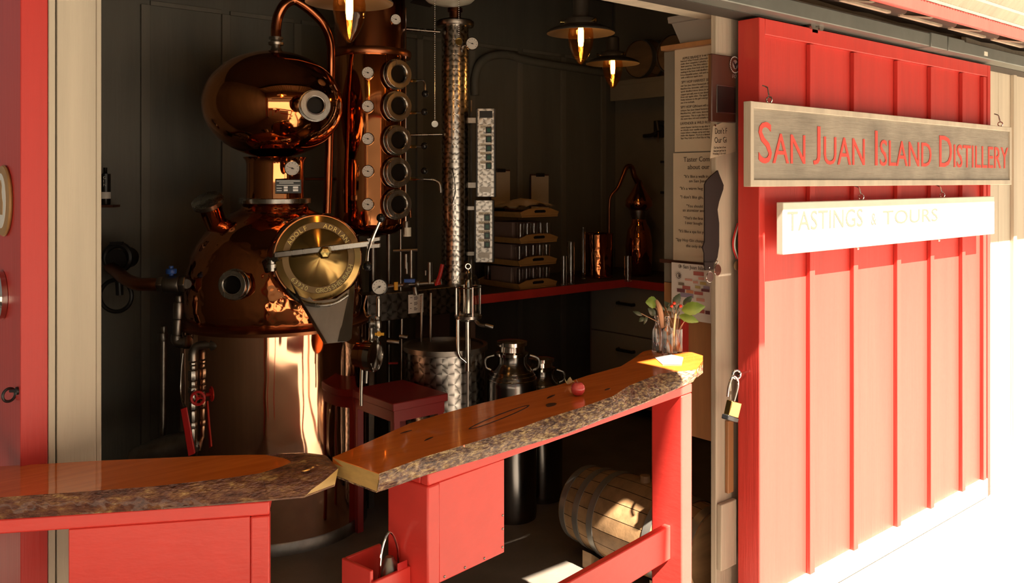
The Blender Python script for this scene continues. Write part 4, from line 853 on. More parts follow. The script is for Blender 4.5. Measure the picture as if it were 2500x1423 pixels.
Ff = Fr(1098, 4.4); zb_ = Ff.z(14)
fn = thing('ceiling_fan_light', 'frosted white ceiling fan light bowl with two bead pull chains', 'lamp', (Ff.loc.x, Ff.loc.y, zb_), YAW)
MB().lathe([(0, 0), (.06, .004), (.11, .018), (.135, .042), (.139, .058), (.135, .066), (0, .066)], 48).build('glass_bowl', M['frost'], fn, angle=70)
MB().lathe([(.13, .066), (.13, .09), (.10, .10), (.10, .20), (.06, .22), (.018, .23), (.018, 2.949-zb_), (0, 2.949-zb_)], 40).build('motor_housing', M['blackmetal'], fn)
for k in range(4):
    a = .35+k*PI/2; R3 = Matrix.Rotation(a, 4, 'Z') @ Matrix.Rotation(.15, 4, 'X')
    MB().box((.40, 0, .135), (.56, .12, .008), R3).build('blade', M['blackmetal'], fn, bevel=.003)
def chain(x, y0, z0, z1, r, nm, mt):
    mb = MB(); n = int((z0-z1)/.009)
    for k in range(n): mb.sphere((x, y0, z0-(k+.5)*(z0-z1)/n), .0030, seg=6, rings=4)
    mb.tube([(x, y0, z0), (x, y0, z1)], .0010, 4)
    c = mb.build(nm, M['chrome'], fn); c['kind'] = 'stuff'
    MB().lathe([(0, -.003), (r, -.003), (r, .003), (0, .003)], 24, (0, 1, 0), (x, y0, z1-r-.004)).annulus(r*.8, r, -.005, -.002, (0, 1, 0), (x, y0, z1-r-.004), 24).ring(.004, .001, (1, 0, 0), (x, y0, z1), 10, 5).build('pull_disc', mt, fn)
chain(Ff.w(1066-1098), -.10, .05, Ff.p(1066, 296).z-zb_, .016, 'pull_chain', M['chrome'])
chain(Ff.w(1124-1098), -.12, .02, Ff.p(1124, 100).z-zb_, .018, 'pull_chain', M['brassp'])

# ------------------------------------------------------------------ things on the doorway's right jamb
UP_ = 2.72
cb = thing('tall_cabinet', 'tall narrow cabinet just inside the doorway with posters on its side', 'cabinet', (2.724, 1.962, .60))
WB(MB().bb((2.724, 1.951, 1.20), (3.10, 2.245, 2.105)), 'upper_body', M['wallr'], cb)
WB(MB().bb((2.724, 2.02, .62), (3.10, 2.245, 1.198)), 'lower_body', M['orangewood'], cb)
WB(MB().bb((2.712, 2.125, .60), (2.7235, 2.155, 1.20)), 'edge_trim', M['red'], cb)
WB(MB().bb((2.7135, 1.965, 1.276), (2.7238, 2.26, 1.289)), 'edge_trim', M['plaque'], cb)
WB(MB().bb((2.69, 1.955, 2.1065), (3.12, 2.235, 2.125)), 'top_board', M['orangewood'], cb, bevel=.002)
bn = thing('storage_bin', 'grey plastic storage bin on top of the tall cabinet', 'bin', (2.80, 2.02, 2.125))
z0 = 2.1255
def rr(x0, y0, x1, y1, z): return [(x0, y0, z), (x1, y0, z), (x1, y1, z), (x0, y1, z)]
WB(MB().grid([rr(2.735, 1.99, 3.03, 2.17, z0), rr(2.715, 1.97, 3.05, 2.20, z0+.085), rr(2.705, 1.96, 3.06, 2.21, z0+.087), rr(2.705, 1.96, 3.06, 2.21, z0+.10)], closed=True).bb((2.735, 1.99, z0), (3.03, 2.17, z0+.004)), 'bin_body', M['bin'], bn)
WB(MB().bb((2.703, 1.958, z0+.10), (3.062, 2.212, z0+.112)), 'lid', M['bin'], bn, bevel=.002)
def put(root, s, x0, y, x1, hpx, mt=None, u=UP_-.0016, nm='printed_line'):
    a = PU(x0, y, u); b = PU(x1, y, u); t = (a-CAMP).dot(FW)
    return text(s, hpx*t/FOC, Matrix.Translation(-Vector(root.location)) @ basis(a, (0, -1, 0), (0, 0, 1)), mt or M['ink'], nm, root, width=a.y-b.y, ext=.0003)
def sheet(name, label, x0, y0, y1, v1, mt, u=UP_):
    a = PU(x0, y0, u); b = PU(x0, y1, u)
    r = thing(name, label, 'poster', (u, a.y, b.z)); rows = []
    for i in range(9):
        f = i/8; rows.append([Vector((u-.001-.0015*math.sin(f*5)**2, a.y+(v1-a.y)*f, b.z+(a.z-b.z)*g)) for g in (0, .33, .66, 1)])
    WB(MB().grid(rows), 'sheet', mt, r); return r
s1 = sheet('spirits_poster', 'upper cream poster describing the spirits, on the cabinet side inside the doorway', 1648, 115, 371, 1.965, M['paper'])
for o in s1.children: o.location.x += -.0005
def para(root, rows, x0, hp, u=UP_-.0045):
    for s, y, x1 in rows: put(root, s, x0 + (0 if s[0] != ' ' else 0), y, x1, hp, u=u)
hd_ = [('APPLE BRANDY', 146, 1666, 1712), ('SPY HOP HARVEST SEL', 204, 1664, 1734), ('SPY HOP GIN', 265, 1662, 1702), ('LAVENDER & WILD ROS', 305, 1661, 1734)]
for s, y, a_, b_ in hd_: put(s1, s, a_, y, b_, 9, u=UP_-.0045, nm='heading')
put(s1, 'is our dou', 1714, 138, 1734, 8, u=UP_-.0045)
para(s1, [('learned what French cidermakers', 152, 1734), ('make their exquisite Calvados, and', 158.5, 1734), ('their pastries. Our first release of', 165, 1733), ('here in oaken from both craft distille', 172, 1734), ('making it the best craft-distilled app', 178.7, 1734), ('It is a beautiful amber, rich and smo', 185.6, 1733), ('with a delicious apple nose.', 192, 1716),
  ('our San Juan Island botanicals (bla', 212, 1734), ('blackberries, lavender, wild roses, l', 219, 1734), ('spirit distilled three times in our', 226, 1733), ('copper pot still, even in our alembic', 233, 1733), ('from our apple cider. The apple ba', 239.4, 1733), ('fruity richness to the gin\'s energy', 246, 1728), ('use it in cocktails.', 253, 1696),
  ('unique San Juan Island botanicals', 272, 1733), ('blackberries, wild roses, lavender)', 279, 1733), ('expression. This is a gin that is cle', 286, 1733), ('the same time rich and complex as f', 292.5, 1733),
  ('sweet liqueur we love to sip after d', 313.6, 1733), ('or drizzle over vanilla ice cream. I', 320, 1733), ('roses infuse a simple syrup and mac', 326.5, 1733), ('make this liqueur. Try it in a lavend', 333, 1733), ('Spy Hop Gin) or a Red Sky at Nig', 339.6, 1733)], 1662, 6.0)
put(s1, 'starts with a cl', 1704, 261, 1733, 8, u=UP_-.0045)
s2 = sheet('comments_poster', 'lower cream poster of taster comments, half hidden by the black strap', 1644, 374, 637, 1.965, M['paper'])
for s, x0_, y, x1_, h_ in (('Taster Com', 1669, 395, 1732, 17), ('about our', 1679, 413, 1732, 16), ('"It\'s like a walk in t', 1670, 434, 1735, 10), ('on San Juan', 1682, 445, 1724, 10), ('"It\'s a warm hug fr', 1660, 463, 1724, 10), ('"I don\'t like gin, b', 1661, 484, 1724, 10), ('"You should p', 1676, 506, 1722, 10), ('an atomizer and', 1667, 516, 1720, 10), ('"That\'s the first b', 1669, 535, 1722, 10), ('I ever bought o', 1673, 547, 1722, 10), ('"It\'s like a spa for yo', 1657, 567, 1722, 10), ('"Spy Hop Gin change', 1650, 588, 1720, 10), ('the only thin', 1675, 603, 1718, 10)):
    put(s2, s, x0_, y, x1_, h_, u=UP_-.0045)
UL = 2.705
s3 = sheet('aroma_chart', 'white printed chart with coloured blocks propped behind the flower bottles', 1640, 640, 775, 1.975, M['paperw'], UL)
put(s3, 'San Juan Islan', 1668, 655, 1722, 13, u=UL-.0045); 
lp3 = Matrix.Translation(-Vector(s3.location))
def onsheet(px, py): return PU(px, py, UL-.0042)
def blk(x0_, x1_, y, h_, col):
    a = onsheet(x0_, y+h_/2); b = onsheet(x1_, y-h_/2); o = MB().bb((a.x, a.y, a.z), (a.x+.0004, b.y, b.z)).build('printed_block', mat('print', col, .7), s3); o.location = -Vector(s3.location)
PC = dict(m=(.42, .12, .10), o=(.60, .24, .12), s=(.62, .30, .24), g=(.45, .36, .14), d=(.16, .05, .06), b=(.30, .24, .34), n=(.22, .17, .12))
for x0_, x1_, y, h_, c_ in ((1693, 1718, 668, 7, 'm'), (1705, 1719, 680, 5, 's'), (1672, 1690, 683, 3, 's'), (1692, 1704, 689, 4, 's'), (1709, 1724, 692, 5, 'g'), (1656, 1670, 693, 5, 'n'), (1666, 1685, 702, 6, 'm'), (1697, 1710, 701, 5, 'g'), (1717, 1732, 702, 5, 'b'), (1653, 1672, 709, 6, 'd'), (1675, 1693, 712, 5, 'o'), (1695, 1716, 716, 5, 'm'), (1712, 1732, 709, 4, 'd'), (1661, 1693, 721, 6, 'b'), (1700, 1720, 732, 5, 's'), (1706, 1720, 760, 7, 'm'), (1722, 1733, 763, 7, 'd')): blk(x0_, x1_, y, h_, PC[c_])
for px, py, r_ in ((1657, 673, 6.5), (1660, 650, 4)):
    c = onsheet(px, py); k = (c-CAMP).dot(FW)/FOC*1.15
    mb = MB().annulus(r_*.82*k, r_*k, 0, .0005, (-1, 0, 0), c, 24); mb.prism([c + Vector((-.0004, -(r_*.62*k)*math.cos(a)*(1 if math.cos(a) > 0 else .15), (r_*.62*k)*math.sin(a))) for a in [2*PI*i/18 for i in range(18)]], (-.0003, 0, 0))
    if r_ > 5:
        for i in range(14):
            a = 2*PI*i/14; e = c + Vector((-.0004, 1.35*r_*k*math.cos(a), 1.35*r_*k*math.sin(a))); mb.box(e, (.0004, .0016, .0016))
    o = mb.build('apple_emblem', M['ink'], s3); o.location = -Vector(s3.location)
# walnut plaque with eagle medallion
vj = 1.9185
a, b = PV(1738, 130, vj-.018), PV(1738, 296, vj-.018)
pl = thing('award_plaque', 'dark walnut award plaque with silver medallion, half behind the red door', 'plaque', (a.x, vj, b.z))
WB(MB().bb((a.x, vj-.018, b.z), (a.x+.145, vj, a.z)), 'plaque_board', M['plaque'], pl, bevel=.004)
c = PV(1793, 158, vj-.019)
mb = MB().lathe([(0, 0), (.030, 0), (.030, .003), (0, .0032)], 40, (0, -1, 0), c)
md = WB(mb, 'medallion', M['plaque'], pl)
WB(MB().lathe([(0, .0033), (.0165, .0033), (.0165, .0042), (0, .0042)], 32, (0, -1, 0), c), 'medallion_centre', M['silver'], pl)
mb = MB()
for k in range(26): a_ = 2*PI*k/26; mb.sphere((c.x+.029*math.cos(a_), c.y-.003, c.z+.029*math.sin(a_)), .0028, (1, .5, 1), 8, 5)
WB(mb, 'beaded_rim', M['silver'], pl)['kind'] = 'stuff'
WB(MB().prism([Vector((c.x+x*.00095, c.y-.0043, c.z+z*.00095)) for x, z in ((-15, 8), (-10, 12), (-6, 4), (0, 2), (6, 6), (14, 10), (10, -1), (4, -6), (3, -14), (-3, -14), (-6, -6), (-12, 0))], (0, -.001, 0)), 'eagle_relief', M['black'], pl)
q1, q2 = PV(1750, 206, vj-.020), PV(1750, 275, vj-.020)
WB(MB().bb((q1.x, vj-.0200, q2.z), (q1.x+.115, vj-.0182, q1.z)), 'plate_border', M['steeldk'], pl, bevel=.001)
WB(MB().bb((q1.x+.004, vj-.0212, q2.z+.004), (q1.x+.111, vj-.0201, q1.z-.004)), 'engraved_plate', M['pplate'], pl)
text('FO', .020, Matrix.Translation(-Vector(pl.location)) @ basis(PV(1788, 190, vj-.0195), (1, 0, 0), (0, 0, 1)), M['silver'], 'lettering', pl)
def jput(root, s, x0_, y, w_, size, v=vj-.0040):
    return text(s, size, Matrix.Translation(-Vector(root.location)) @ basis(PV(x0_, y, v), (1, 0, .05), (-.05, 0, 1)), M['ink'], 'printed_line', root, width=w_, ext=.0002)
a, b, c, d = PV(1741, 308, vj-.003), PV(1734, 387, vj-.003), PV(1850, 372, vj-.003), PV(1850, 290, vj-.003)
df = thing('gin_notice', 'small cream notice starting Don\'t pinned under the walnut plaque', 'poster', (a.x, vj, b.z))
WB(MB().prism([a, b, Vector((2.73, vj-.003, c.z)), Vector((2.73, vj-.003, d.z))], (0, .0008, 0)), 'sheet', M['paper'], df)
jput(df, "Don't F", 1746, 327, .072, .030); jput(df, 'Our Gi', 1745, 349, .072, .030); jput(df, 'Gin has lots of wo', 1743, 363, .072, .011); jput(df, 'that just get lost in', 1742, 371, .074, .011); jput(df, 'Freezing is for vod', 1741, 378, .075, .011)
WB(MB().lathe([(0, 0), (.004, 0), (.004, .003), (0, .004)], 12, (0, -1, 0), PV(1745, 306, vj-.004)), 'pin', M['chrome'], df)
# black strap with two round tags
vs = vj-.006
def SP(l, v=vs): return [PV(x, y, v) for x, y in l]
ol = [(1738, 428), (1753, 416), (1756, 425), (1767, 452), (1766, 462), (1756, 492), (1752, 512), (1756, 545), (1756, 600), (1752, 628), (1747, 640), (1736, 640), (1720, 650), (1720, 618), (1716, 604), (1721, 590), (1721, 450), (1726, 440)]
stp = thing('strap', 'black leather strap with two round tags hanging on the jamb', 'strap', PV(1740, 540, vs))
WB(MB().prism(SP(ol), (0, .005, 0)), 'strap_loop', M['rubber'], stp)
WB(MB().prism(SP([(1720, 640), (1743, 640), (1742, 658), (1722, 660)], vs-.004), (0, .004, 0)), 'strap_end', M['rubber'], stp)
for px, py, dv in ((1752, 659, .0), (1733, 676, -.008)):
    c = PV(px, py, vs+dv); tg_ = WB(MB().lathe([(0, -.002), (.0185, -.002), (.0185, .002), (0, .002)], 32, (0, -1, 0), c), 'round_tag', M['plaque'], stp)
    MB().ring(.0188, .0012, (0, 1, 0), c, 32, 6).build('tag_rim', M['chrome'], tg_)
WB(MB().lathe([(0, 0), (.0035, 0), (.003, .003), (0, .004)], 12, (0, -1, 0), PV(1731, 653, vs-.005)).ring(.006, .0014, (1, 0, 0), PV(1749, 640, vs-.004), 16, 6), 'rivet', M['chrome'], stp)
# ribbon medal peeping out beside the door edge
mdl = thing('ribbon_medal', 'ribbon medal in red, white and blue peeping out beside the door edge', 'medal', PV(1797, 600, 1.905))
for k, mm in enumerate(('redh', 'dial', 'leafd')):
    WB(MB().tube([PV(1801+k*3, 545, 1.908-.002*k), PV(1791+k*4, 580, 1.908-.002*k), PV(1790+k*4, 605, 1.908-.002*k), PV(1799+k*3, 632, 1.908-.002*k)], .003, 6, 4), 'ribbon_stripe', M[mm], mdl)
WB(MB().lathe([(0, -.002), (.017, -.002), (.017, .002), (0, .002)], 28, (0, -1, 0), PV(1799, 648, 1.905)), 'medal_disc', M['oakd'], mdl)
# padlock on its screw eye
pk = thing('padlock', 'brass padlock hanging open on a screw eye at the red door edge', 'padlock', PV(1797, 912, 1.845))
c = PV(1798, 914, 1.845); WB(MB().ring(.015, .0042, (.5, 1, 0), c, 24, 8).tube([c+Vector((.014, 0, 0)), Vector((2.706, 1.845, c.z))], .004, 8), 'screw_eye', M['chrome'], pk)
vp = 1.835
WB(MB().tube([PV(1776, 968, vp), PV(1779, 945, vp), PV(1785, 926, vp), PV(1792, 918, vp), PV(1801, 928, vp), PV(1801, 945, vp), PV(1795, 968, vp), PV(1790, 985, vp)], .0042, 10, 5), 'shackle', M['chrome'], pk)
bd = SP([(1788, 978), (1812, 984), (1803, 1022), (1780, 1014)], vp-.012)
b_ = WB(MB().prism(bd, (0, .024, 0)), 'lock_body', M['brassp'], pk, bevel=.003)
WB(MB().prism(SP([(1779, 1013), (1805, 1021), (1802, 1033), (1777, 1025)], vp-.014), (0, .028, 0)), 'bottom_guard', M['black'], pk, bevel=.003)

# ------------------------------------------------------------------ things on the red end wall at the left
XW = (-1, 0, 0)
rp = PU(12, 490, UW)
rd = thing('oval_plaque', 'round wooden plaque with a cream oval and tan bottle shape on the red wall', 'plaque', rp)
WB(MB().lathe([(0, 0), (.071, 0), (.073, .003), (.071, .006), (.066, .007), (0, .007)], 48, XW, rp), 'wood_disc', M['tray'], rd)
c = rp + Vector((-.0072, 0, 0))
WB(MB().prism([c+Vector((0, .046*math.cos(2*PI*k/40), .056*math.sin(2*PI*k/40))) for k in range(40)], (-.0008, 0, 0)), 'oval_panel', M['dial'], rd)
WB(MB().prism([c+Vector((-.0008, y*.001-.004, z*.001)) for y, z in ((-15, -28), (15, -28), (17, -4), (10, 6), (6, 18), (8, 30), (0, 42), (-8, 30), (-6, 18), (-10, 6), (-17, -4))], (-.001, 0, 0)), 'bottle_shape', M['tray'], rd)
rp = PU(6, 720, UW)
ph = thing('porthole_ring', 'polished chrome porthole ring screwed to the red wall', 'porthole', rp)
WB(MB().lathe([(.030, 0), (.050, 0), (.050, .010), (.044, .016), (.034, .016), (.030, .008), (.030, 0)], 48, XW, rp), 'ring', M['polish'], ph)
WB(MB().lathe([(0, 0), (.0305, 0), (.0305, .003), (0, .003)], 32, XW, rp), 'dark_glass', M['dglass'], ph)
for k in range(6): a_ = 2*PI*k/6+.4; WB(MB().sphere((rp.x-.016, rp.y+.039*math.cos(a_), rp.z+.039*math.sin(a_)), .0035, (.6, 1, 1), 10, 6), 'screw_head', M['chrome'], ph)
c = PU(22, 964, UW-.012); rg = thing('ring_pull', 'small dark iron ring pull on the red wall corner', 'handle', Vector((UW, c.y, c.z)))
WB(MB().ring(.0125, .0028, (.35, -.94, 0), c, 28, 8).tube([c+Vector((.0, -.008, .009)), Vector((UW-.001, c.y-.02, c.z+.010))], .003, 8).lathe([(0, 0), (.008, 0), (.008, .004), (0, .004)], 12, XW, (UW, c.y-.02, c.z+.010)), 'iron_ring', M['blackmetal'], rg)
# small bottle on a bracket shelf at the back wall
B9 = Fr(262, 4.42)
bs = thing('wall_shelf', 'tiny dark wooden shelf on the back wall holding one bottle', 'shelf', PT(262, 500, 4.26), YAW)
MB().bb((-.03, -.03, -.012), (.04, .05, 0)).build('shelf_board', M['plaque'], bs)
gb = thing('bottle', 'dark bottle with black and white label on the tiny wall shelf', 'bottle', PT(257, 500, 4.26), YAW)
MB().lathe([(0, .001), (.022, .001), (.024, .006), (.024, .12), (.018, .14), (.009, .155), (.009, .18), (0, .18)], 24).build('glass_body', M['dglass'], gb)
lb_ = MB().lathe([(.0246, .030), (.0246, .150)], 24).build('label_band', M['black'], gb); MB().lathe([(.0248, .030), (.0248, .062)], 24).build('label_foot', M['dial'], gb)
for ch, z in (('G', .125), ('I', .108), ('N', .09)): text(ch, .020, basis((.001, -.0252, z), (1, 0, 0), (0, 0, 1)), M['dial'], 'label_letter', gb)
# ------------------------------------------------------------------ back of the room: counters, shelf, casks
ZC = .94
ct = thing('counter_top', 'L-shaped dark counter top with a bright red front edge', 'counter', (4.4, 3.95, ZC))
WB(MB().bb((3.10, 3.97, ZC-.03), (4.98, 4.575, ZC)), 'back_run', M['dark'], ct)
WB(MB().bb((4.42, 2.45, ZC-.03), (4.98, 3.968, ZC)), 'side_run', M['dark'], ct)
WB(MB().bb((3.10, 3.945, ZC-.05), (4.42, 3.969, ZC)), 'red_edge', M['red'], ct, bevel=.002)
WB(MB().bb((4.395, 2.45, ZC-.05), (4.419, 3.969, ZC)), 'red_edge', M['red'], ct, bevel=.002)
WB(MB().bb((3.12, 4.0, 0), (3.16, 4.55, ZC-.031)), 'support_panel', M['mauve'], ct)
dw = thing('drawer_unit', 'pale drawer unit with dark bar handles under the side counter', 'cabinet', (4.46, 3.4, 0))
WB(MB().bb((4.48, 2.5, .08), (4.95, 4.36, ZC-.052)), 'carcass', M['mauve'], dw)
def pu(px, py): return PU(px, py, 4.46)
zl = PU(1520, 816, 4.46).z
for nm, a_, b_, z0_, z1_ in (('drawer_front', 3.0, 4.33, zl+.004, ZC-.055), ('drawer_front', 3.0, 4.33, zl-.30, zl-.004)):
    f_ = WB(MB().bb((4.46, a_, z0_), (4.479, b_, z1_)), nm, M['drawer'], dw, bevel=.003)
    h = PU(1525, 742 if z0_ > zl else 856, 4.44)
    MB().tube([Vector((4.459, h.y+.07, h.z)), Vector((4.435, h.y+.066, h.z)), Vector((4.435, h.y-.066, h.z)), Vector((4.459, h.y-.07, h.z))], .011, 10).build('bar_handle', M['blackmetal'], f_)
# tray stack
def tray(i, z, du, rz, label, w=.30, l=.40):
    t = thing('serving_tray', label, 'tray', (3.49+du, 3.985, z), rz, 'pine serving trays stacked on the counter')
    MB().bb((0, 0, 0), (w, l, .008)).build('tray_base', M['tray'], t)
    for y in (0, l-.010):
        e = [(0, y, .0085), (w, y, .0085), (w+.012, y, .030), (w*.80, y, .052), (w*.5, y, .056), (w*.2, y, .052), (-.012, y, .030)]
        en = MB().prism(e, (0, .010, 0)).build('tray_end', M['tray'], t, bevel=.002)
        MB().prism([(w*.36, y-.0006, .026), (w*.64, y-.0006, .026), (w*.66, y-.0006, .036), (w*.62, y-.0006, .043), (w*.38, y-.0006, .043), (w*.34, y-.0006, .036)], (0, .0112, 0)).build('hand_slot', M['black'], en)
    for x in (0, w-.009): MB().bb((x, .0105, .0085), (x+.009, l-.0105, .032)).build('tray_side', M['tray'], t)
    return t
TZ = [ZC+.001, ZC+.141, ZC+.277, ZC+.435]; TD = [0, .0, .008, .015]
TL = ['bottom pine tray of the stack, resting on the red-edged counter', 'second pine tray up in the stack of four', 'third pine tray up in the stack of four', 'top pine tray of the stack with cloth over it']
for i in range(4): tray(i, TZ[i], TD[i], .0, TL[i])
def glass(x, y, z, h=.085, r=.022, label='', nm='tasting_glass', grp='tasting glasses standing in the tray stack', cat='glass'):
    g = MB().lathe([(0, .001), (r*.8, .001), (r, h), (r-.002, h), (r*.8-.002, .006), (0, .006)], 16).build(nm, M['glass'], angle=60); g.location = (x, y, z); tag(g, label, cat, grp); return g
g0 = None
for i in range(3):
    for j in range(5):
        for k in range(2):
            x, y, z = 3.49+TD[i]+.035+j*.056, 4.03+k*.30, TZ[i]+.0085
            lb_ = ['small clear tasting glass standing in the bottom tray', 'small clear tasting glass standing in the second tray up', 'small clear tasting glass standing in the third tray up'][i]
            if g0 is None: g0 = glass(x, y, z, .11, .024, lb_)
            else: c_ = g0.copy(); COL.objects.link(c_); c_.location = (x, y, z); c_['label'] = lb_
    bx_ = MB().bb((3.52+TD[i], 4.10, TZ[i]+.0085), (3.76+TD[i], 4.30, TZ[i]+.125)).build('crate', M['mauve'], bevel=.004); tag(bx_, ['dark crate between the bottom and second trays', 'dark crate between the second and third trays', 'dark crate between the third and top trays'][i], 'box', 'dark crates between the trays')
cl = []
for i in range(13):
    cl.append([Vector((3.47+.028*i, 4.0+.03*j, TZ[3]+.062+.05*math.sin(i*.26)*abs(math.sin(j*.3+.4))+.012*mn.noise(Vector((i*.5, j*.5, 0))))) for j in range(12)])
mb = MB().grid(cl); mb.v += [(x, y, z-.006) for x, y, z in mb.v]; n_ = len(cl)*12; mb.f += [tuple(k+n_ for k in f[::-1]) for f in list(mb.f)]
o = mb.build('cloth', M['paper'], angle=80); tag(o, 'crumpled pale cloth bundle lying on the top tray', 'cloth')
for i, (px, py, lb_) in enumerate(((1318, 455, 'pale clipboard on the back wall right above the trays'), (1222, 445, 'clipboard on the back wall beside the switch boxes'))):
    c = PV(px, py, 4.575); t = thing('clipboard', lb_, 'clipboard', (c.x, 4.583, c.z-.16))
    WB(MB().bb((c.x-.085, 4.575, c.z-.17), (c.x+.085, 4.5835, c.z+.085)), 'board', M['plaque'], t); WB(MB().bb((c.x-.082, 4.572, c.z-.168), (c.x+.082, 4.5745, c.z+.076)), 'paper_sheet', M['paper'], t); WB(MB().bb((c.x-.04, 4.566, c.z+.068), (c.x+.04, 4.574, c.z+.092)), 'clip', M['blackmetal'], t, bevel=.003)
# copper canister, glasses, alembic on the corner of the counter
Cn = Fr(1462, 6.0, ZC+.001); cc = Cn.thing('copper_canister', 'tall hammered copper canister on the counter corner', 'canister')
rr_ = Cn.w(34); zz = Cn.z(570)
MB().lathe([(rr_, .004), (rr_, zz), (rr_-.003, zz), (rr_-.003, .006), (0, .006)], 48).build('canister_body', M['copperh'], cc)
MB().ring(rr_, .004, (0, 0, 1), (0, 0, zz), 48, 8).ring(rr_, .004, (0, 0, 1), (0, 0, .004), 48, 8).build('rolled_rim', M['copper'], cc)
for px, t, yt, w_, lb_ in ((1394, 5.6, 590, 9, 'tall clear glass cylinder on the counter beside the trays'), (1376, 5.55, 625, 8, 'shorter clear glass by the trays on the back counter'), (1424, 5.9, 555, 5, 'thin glass tube left of the copper canister'), (1533, 5.75, 625, 9, 'clear tumbler before the small copper alembic')):
    gf = Fr(px, t, ZC+.001); g = MB().lathe([(0, 0), (gf.w(w_), 0), (gf.w(w_), gf.z(yt)), (gf.w(w_)-.003, gf.z(yt)), (gf.w(w_)-.003, .008), (0, .008)], 24).build('drinking_glass', M['glass'], angle=60); g.location = gf.loc; tag(g, lb_, 'glass', 'glasses on the back counter')
Al = Fr(1560, 6.1, ZC+.001); al = Al.thing('alembic', 'small copper alembic still with onion helmet and bent pipe', 'still')
MB().lathe([(0, .0), (Al.w(24), 0), (Al.w(30), .02), (Al.w(33), Al.z(600)), (Al.w(28), Al.z(560)), (Al.w(19), Al.z(545)), (Al.w(17), Al.z(535))], 40).build('pot', M['copperh'], al, angle=70)
MB().lathe([(Al.w(17), Al.z(535)), (Al.w(21), Al.z(522)), (Al.w(22), Al.z(512))], 32).build('collar', M['steeldk'], al)
MB().lathe([(Al.w(22), Al.z(513)), (Al.w(33), Al.z(502)), (Al.w(32), Al.z(488)), (Al.w(20), Al.z(470)), (Al.w(10), Al.z(452)), (Al.w(6), Al.z(440)), (0, Al.z(438))], 40).build('helmet', M['copper'], al, angle=70)
MB().tube([Al.p(1558, 445), Al.p(1549, 430, -.02), Al.p(1542, 408, -.04), Al.p(1530, 408, -.06), Al.p(1520, 430, -.08), Al.p(1508, 458, -.1), Al.p(1492, 478, -.12), Al.p(1488, 500, -.12), Al.p(1487, 570, -.12)], .017, 10, 5, [.022, .02, .018, .016, .014, .012, .010, .009, .009]).build('bent_pipe', M['copperd'], al)
# corkscrew mounted on the right wall
ck_ = thing('wall_corkscrew', 'dark lever corkscrew mounted on the pale side wall', 'corkscrew', PU(1605, 315, 4.99))
c = PU(1608, 315, 4.97)
def cu_(px, py, u=4.93): return PU(px, py, u)
WB(MB().bb((4.95, c.y-.03, c.z-.06), (4.999, c.y+.03, c.z+.06)), 'wall_plate', M['blackmetal'], ck_)
WB(MB().tube([cu_(1604, 296), cu_(1608, 320)], .025, 12).tube([cu_(1612, 300), cu_(1630, 308), cu_(1645, 322)], .014, 10, 3).tube([cu_(1606, 322), cu_(1590, 330), cu_(1572, 332)], .014, 10, 3), 'lever_body', M['blackmetal'], ck_)
WB(MB().tube([cu_(1607, 322), cu_(1607, 348)], .004, 8), 'screw', M['chrome'], ck_)
for y, lb_ in ((395, 'upper short dark hook rail on the side wall'), (470, 'lower short dark hook rail behind the alembic')):
    o = MB().bb(PU(1612, y+3, 4.96), PU(1645, y-3, 4.995)).build('hook_rail', M['blackmetal']); tag(o, lb_, 'rail')
# high shelf with two casks
sh = thing('high_shelf', 'high grey shelf on the side wall carrying two small casks', 'shelf', (4.55, 3.0, 2.27))
WB(MB().bb((4.52, 2.2, 2.255), (4.995, 4.2, 2.285)), 'shelf_board', M['wallr'], sh); WB(MB().bb((4.515, 2.2, 2.15), (4.53, 4.2, 2.254)), 'shelf_apron', M['wallr'], sh)
for px, py, lb_ in ((1557, 148, 'small oak cask on the high shelf, the one nearer the corner'), (1640, 140, 'small oak cask on the high shelf beside the poster')):
    c = PU(px, py, 4.60); R = .145; t = thing('cask', lb_, 'cask', (4.60, c.y, 2.286+R+.004), 0, 'small oak casks on the high shelf')
    L_ = .36
    for k in range(14):
        a0, a1 = 2*PI*k/14+.01, 2*PI*(k+1)/14-.01; rows = []
        for i in range(7):
            x = L_*i/6; r_ = R*(.88+.12*math.sin(PI*i/6)); rows.append([(x, r_*math.cos(a), r_*math.sin(a)) for a in (a0, (a0+a1)/2, a1)])
        MB().grid(rows).build('stave', M['oakd'], t)
    MB().lathe([(0, .012), (R*.86, .012), (R*.86, .03), (0, .03)], 40, (1, 0, 0)).build('head', M['oakd'], t)
    MB().lathe([(R*.89, -.001), (R*.915, -.001), (R*.94, .035), (R*.915, .035), (R*.89, -.001)], 40, (1, 0, 0)).build('hoop', M['hoop'], t)
    MB().lathe([(R*.99, .10), (R*1.0, .10), (R*1.005, .13), (R*.99, .13), (R*.99, .10)], 40, (1, 0, 0)).build('hoop', M['hoop'], t)
# dark conduit on the back wall
cdt = MB(); cdt.tube([PV(1160, 232, 4.55), PV(1160, 190, 4.55), PV(1172, 155, 4.55), PV(1200, 137, 4.55), PV(1240, 134, 4.55), PV(1300, 150, 4.55), PV(1440, 172, 4.55), PV(1500, 183, 4.55)], .028, 12, 5)
o = cdt.build('conduit', M['wall']); tag(o, 'grey bent conduit pipe running along the dark back wall', 'pipe')
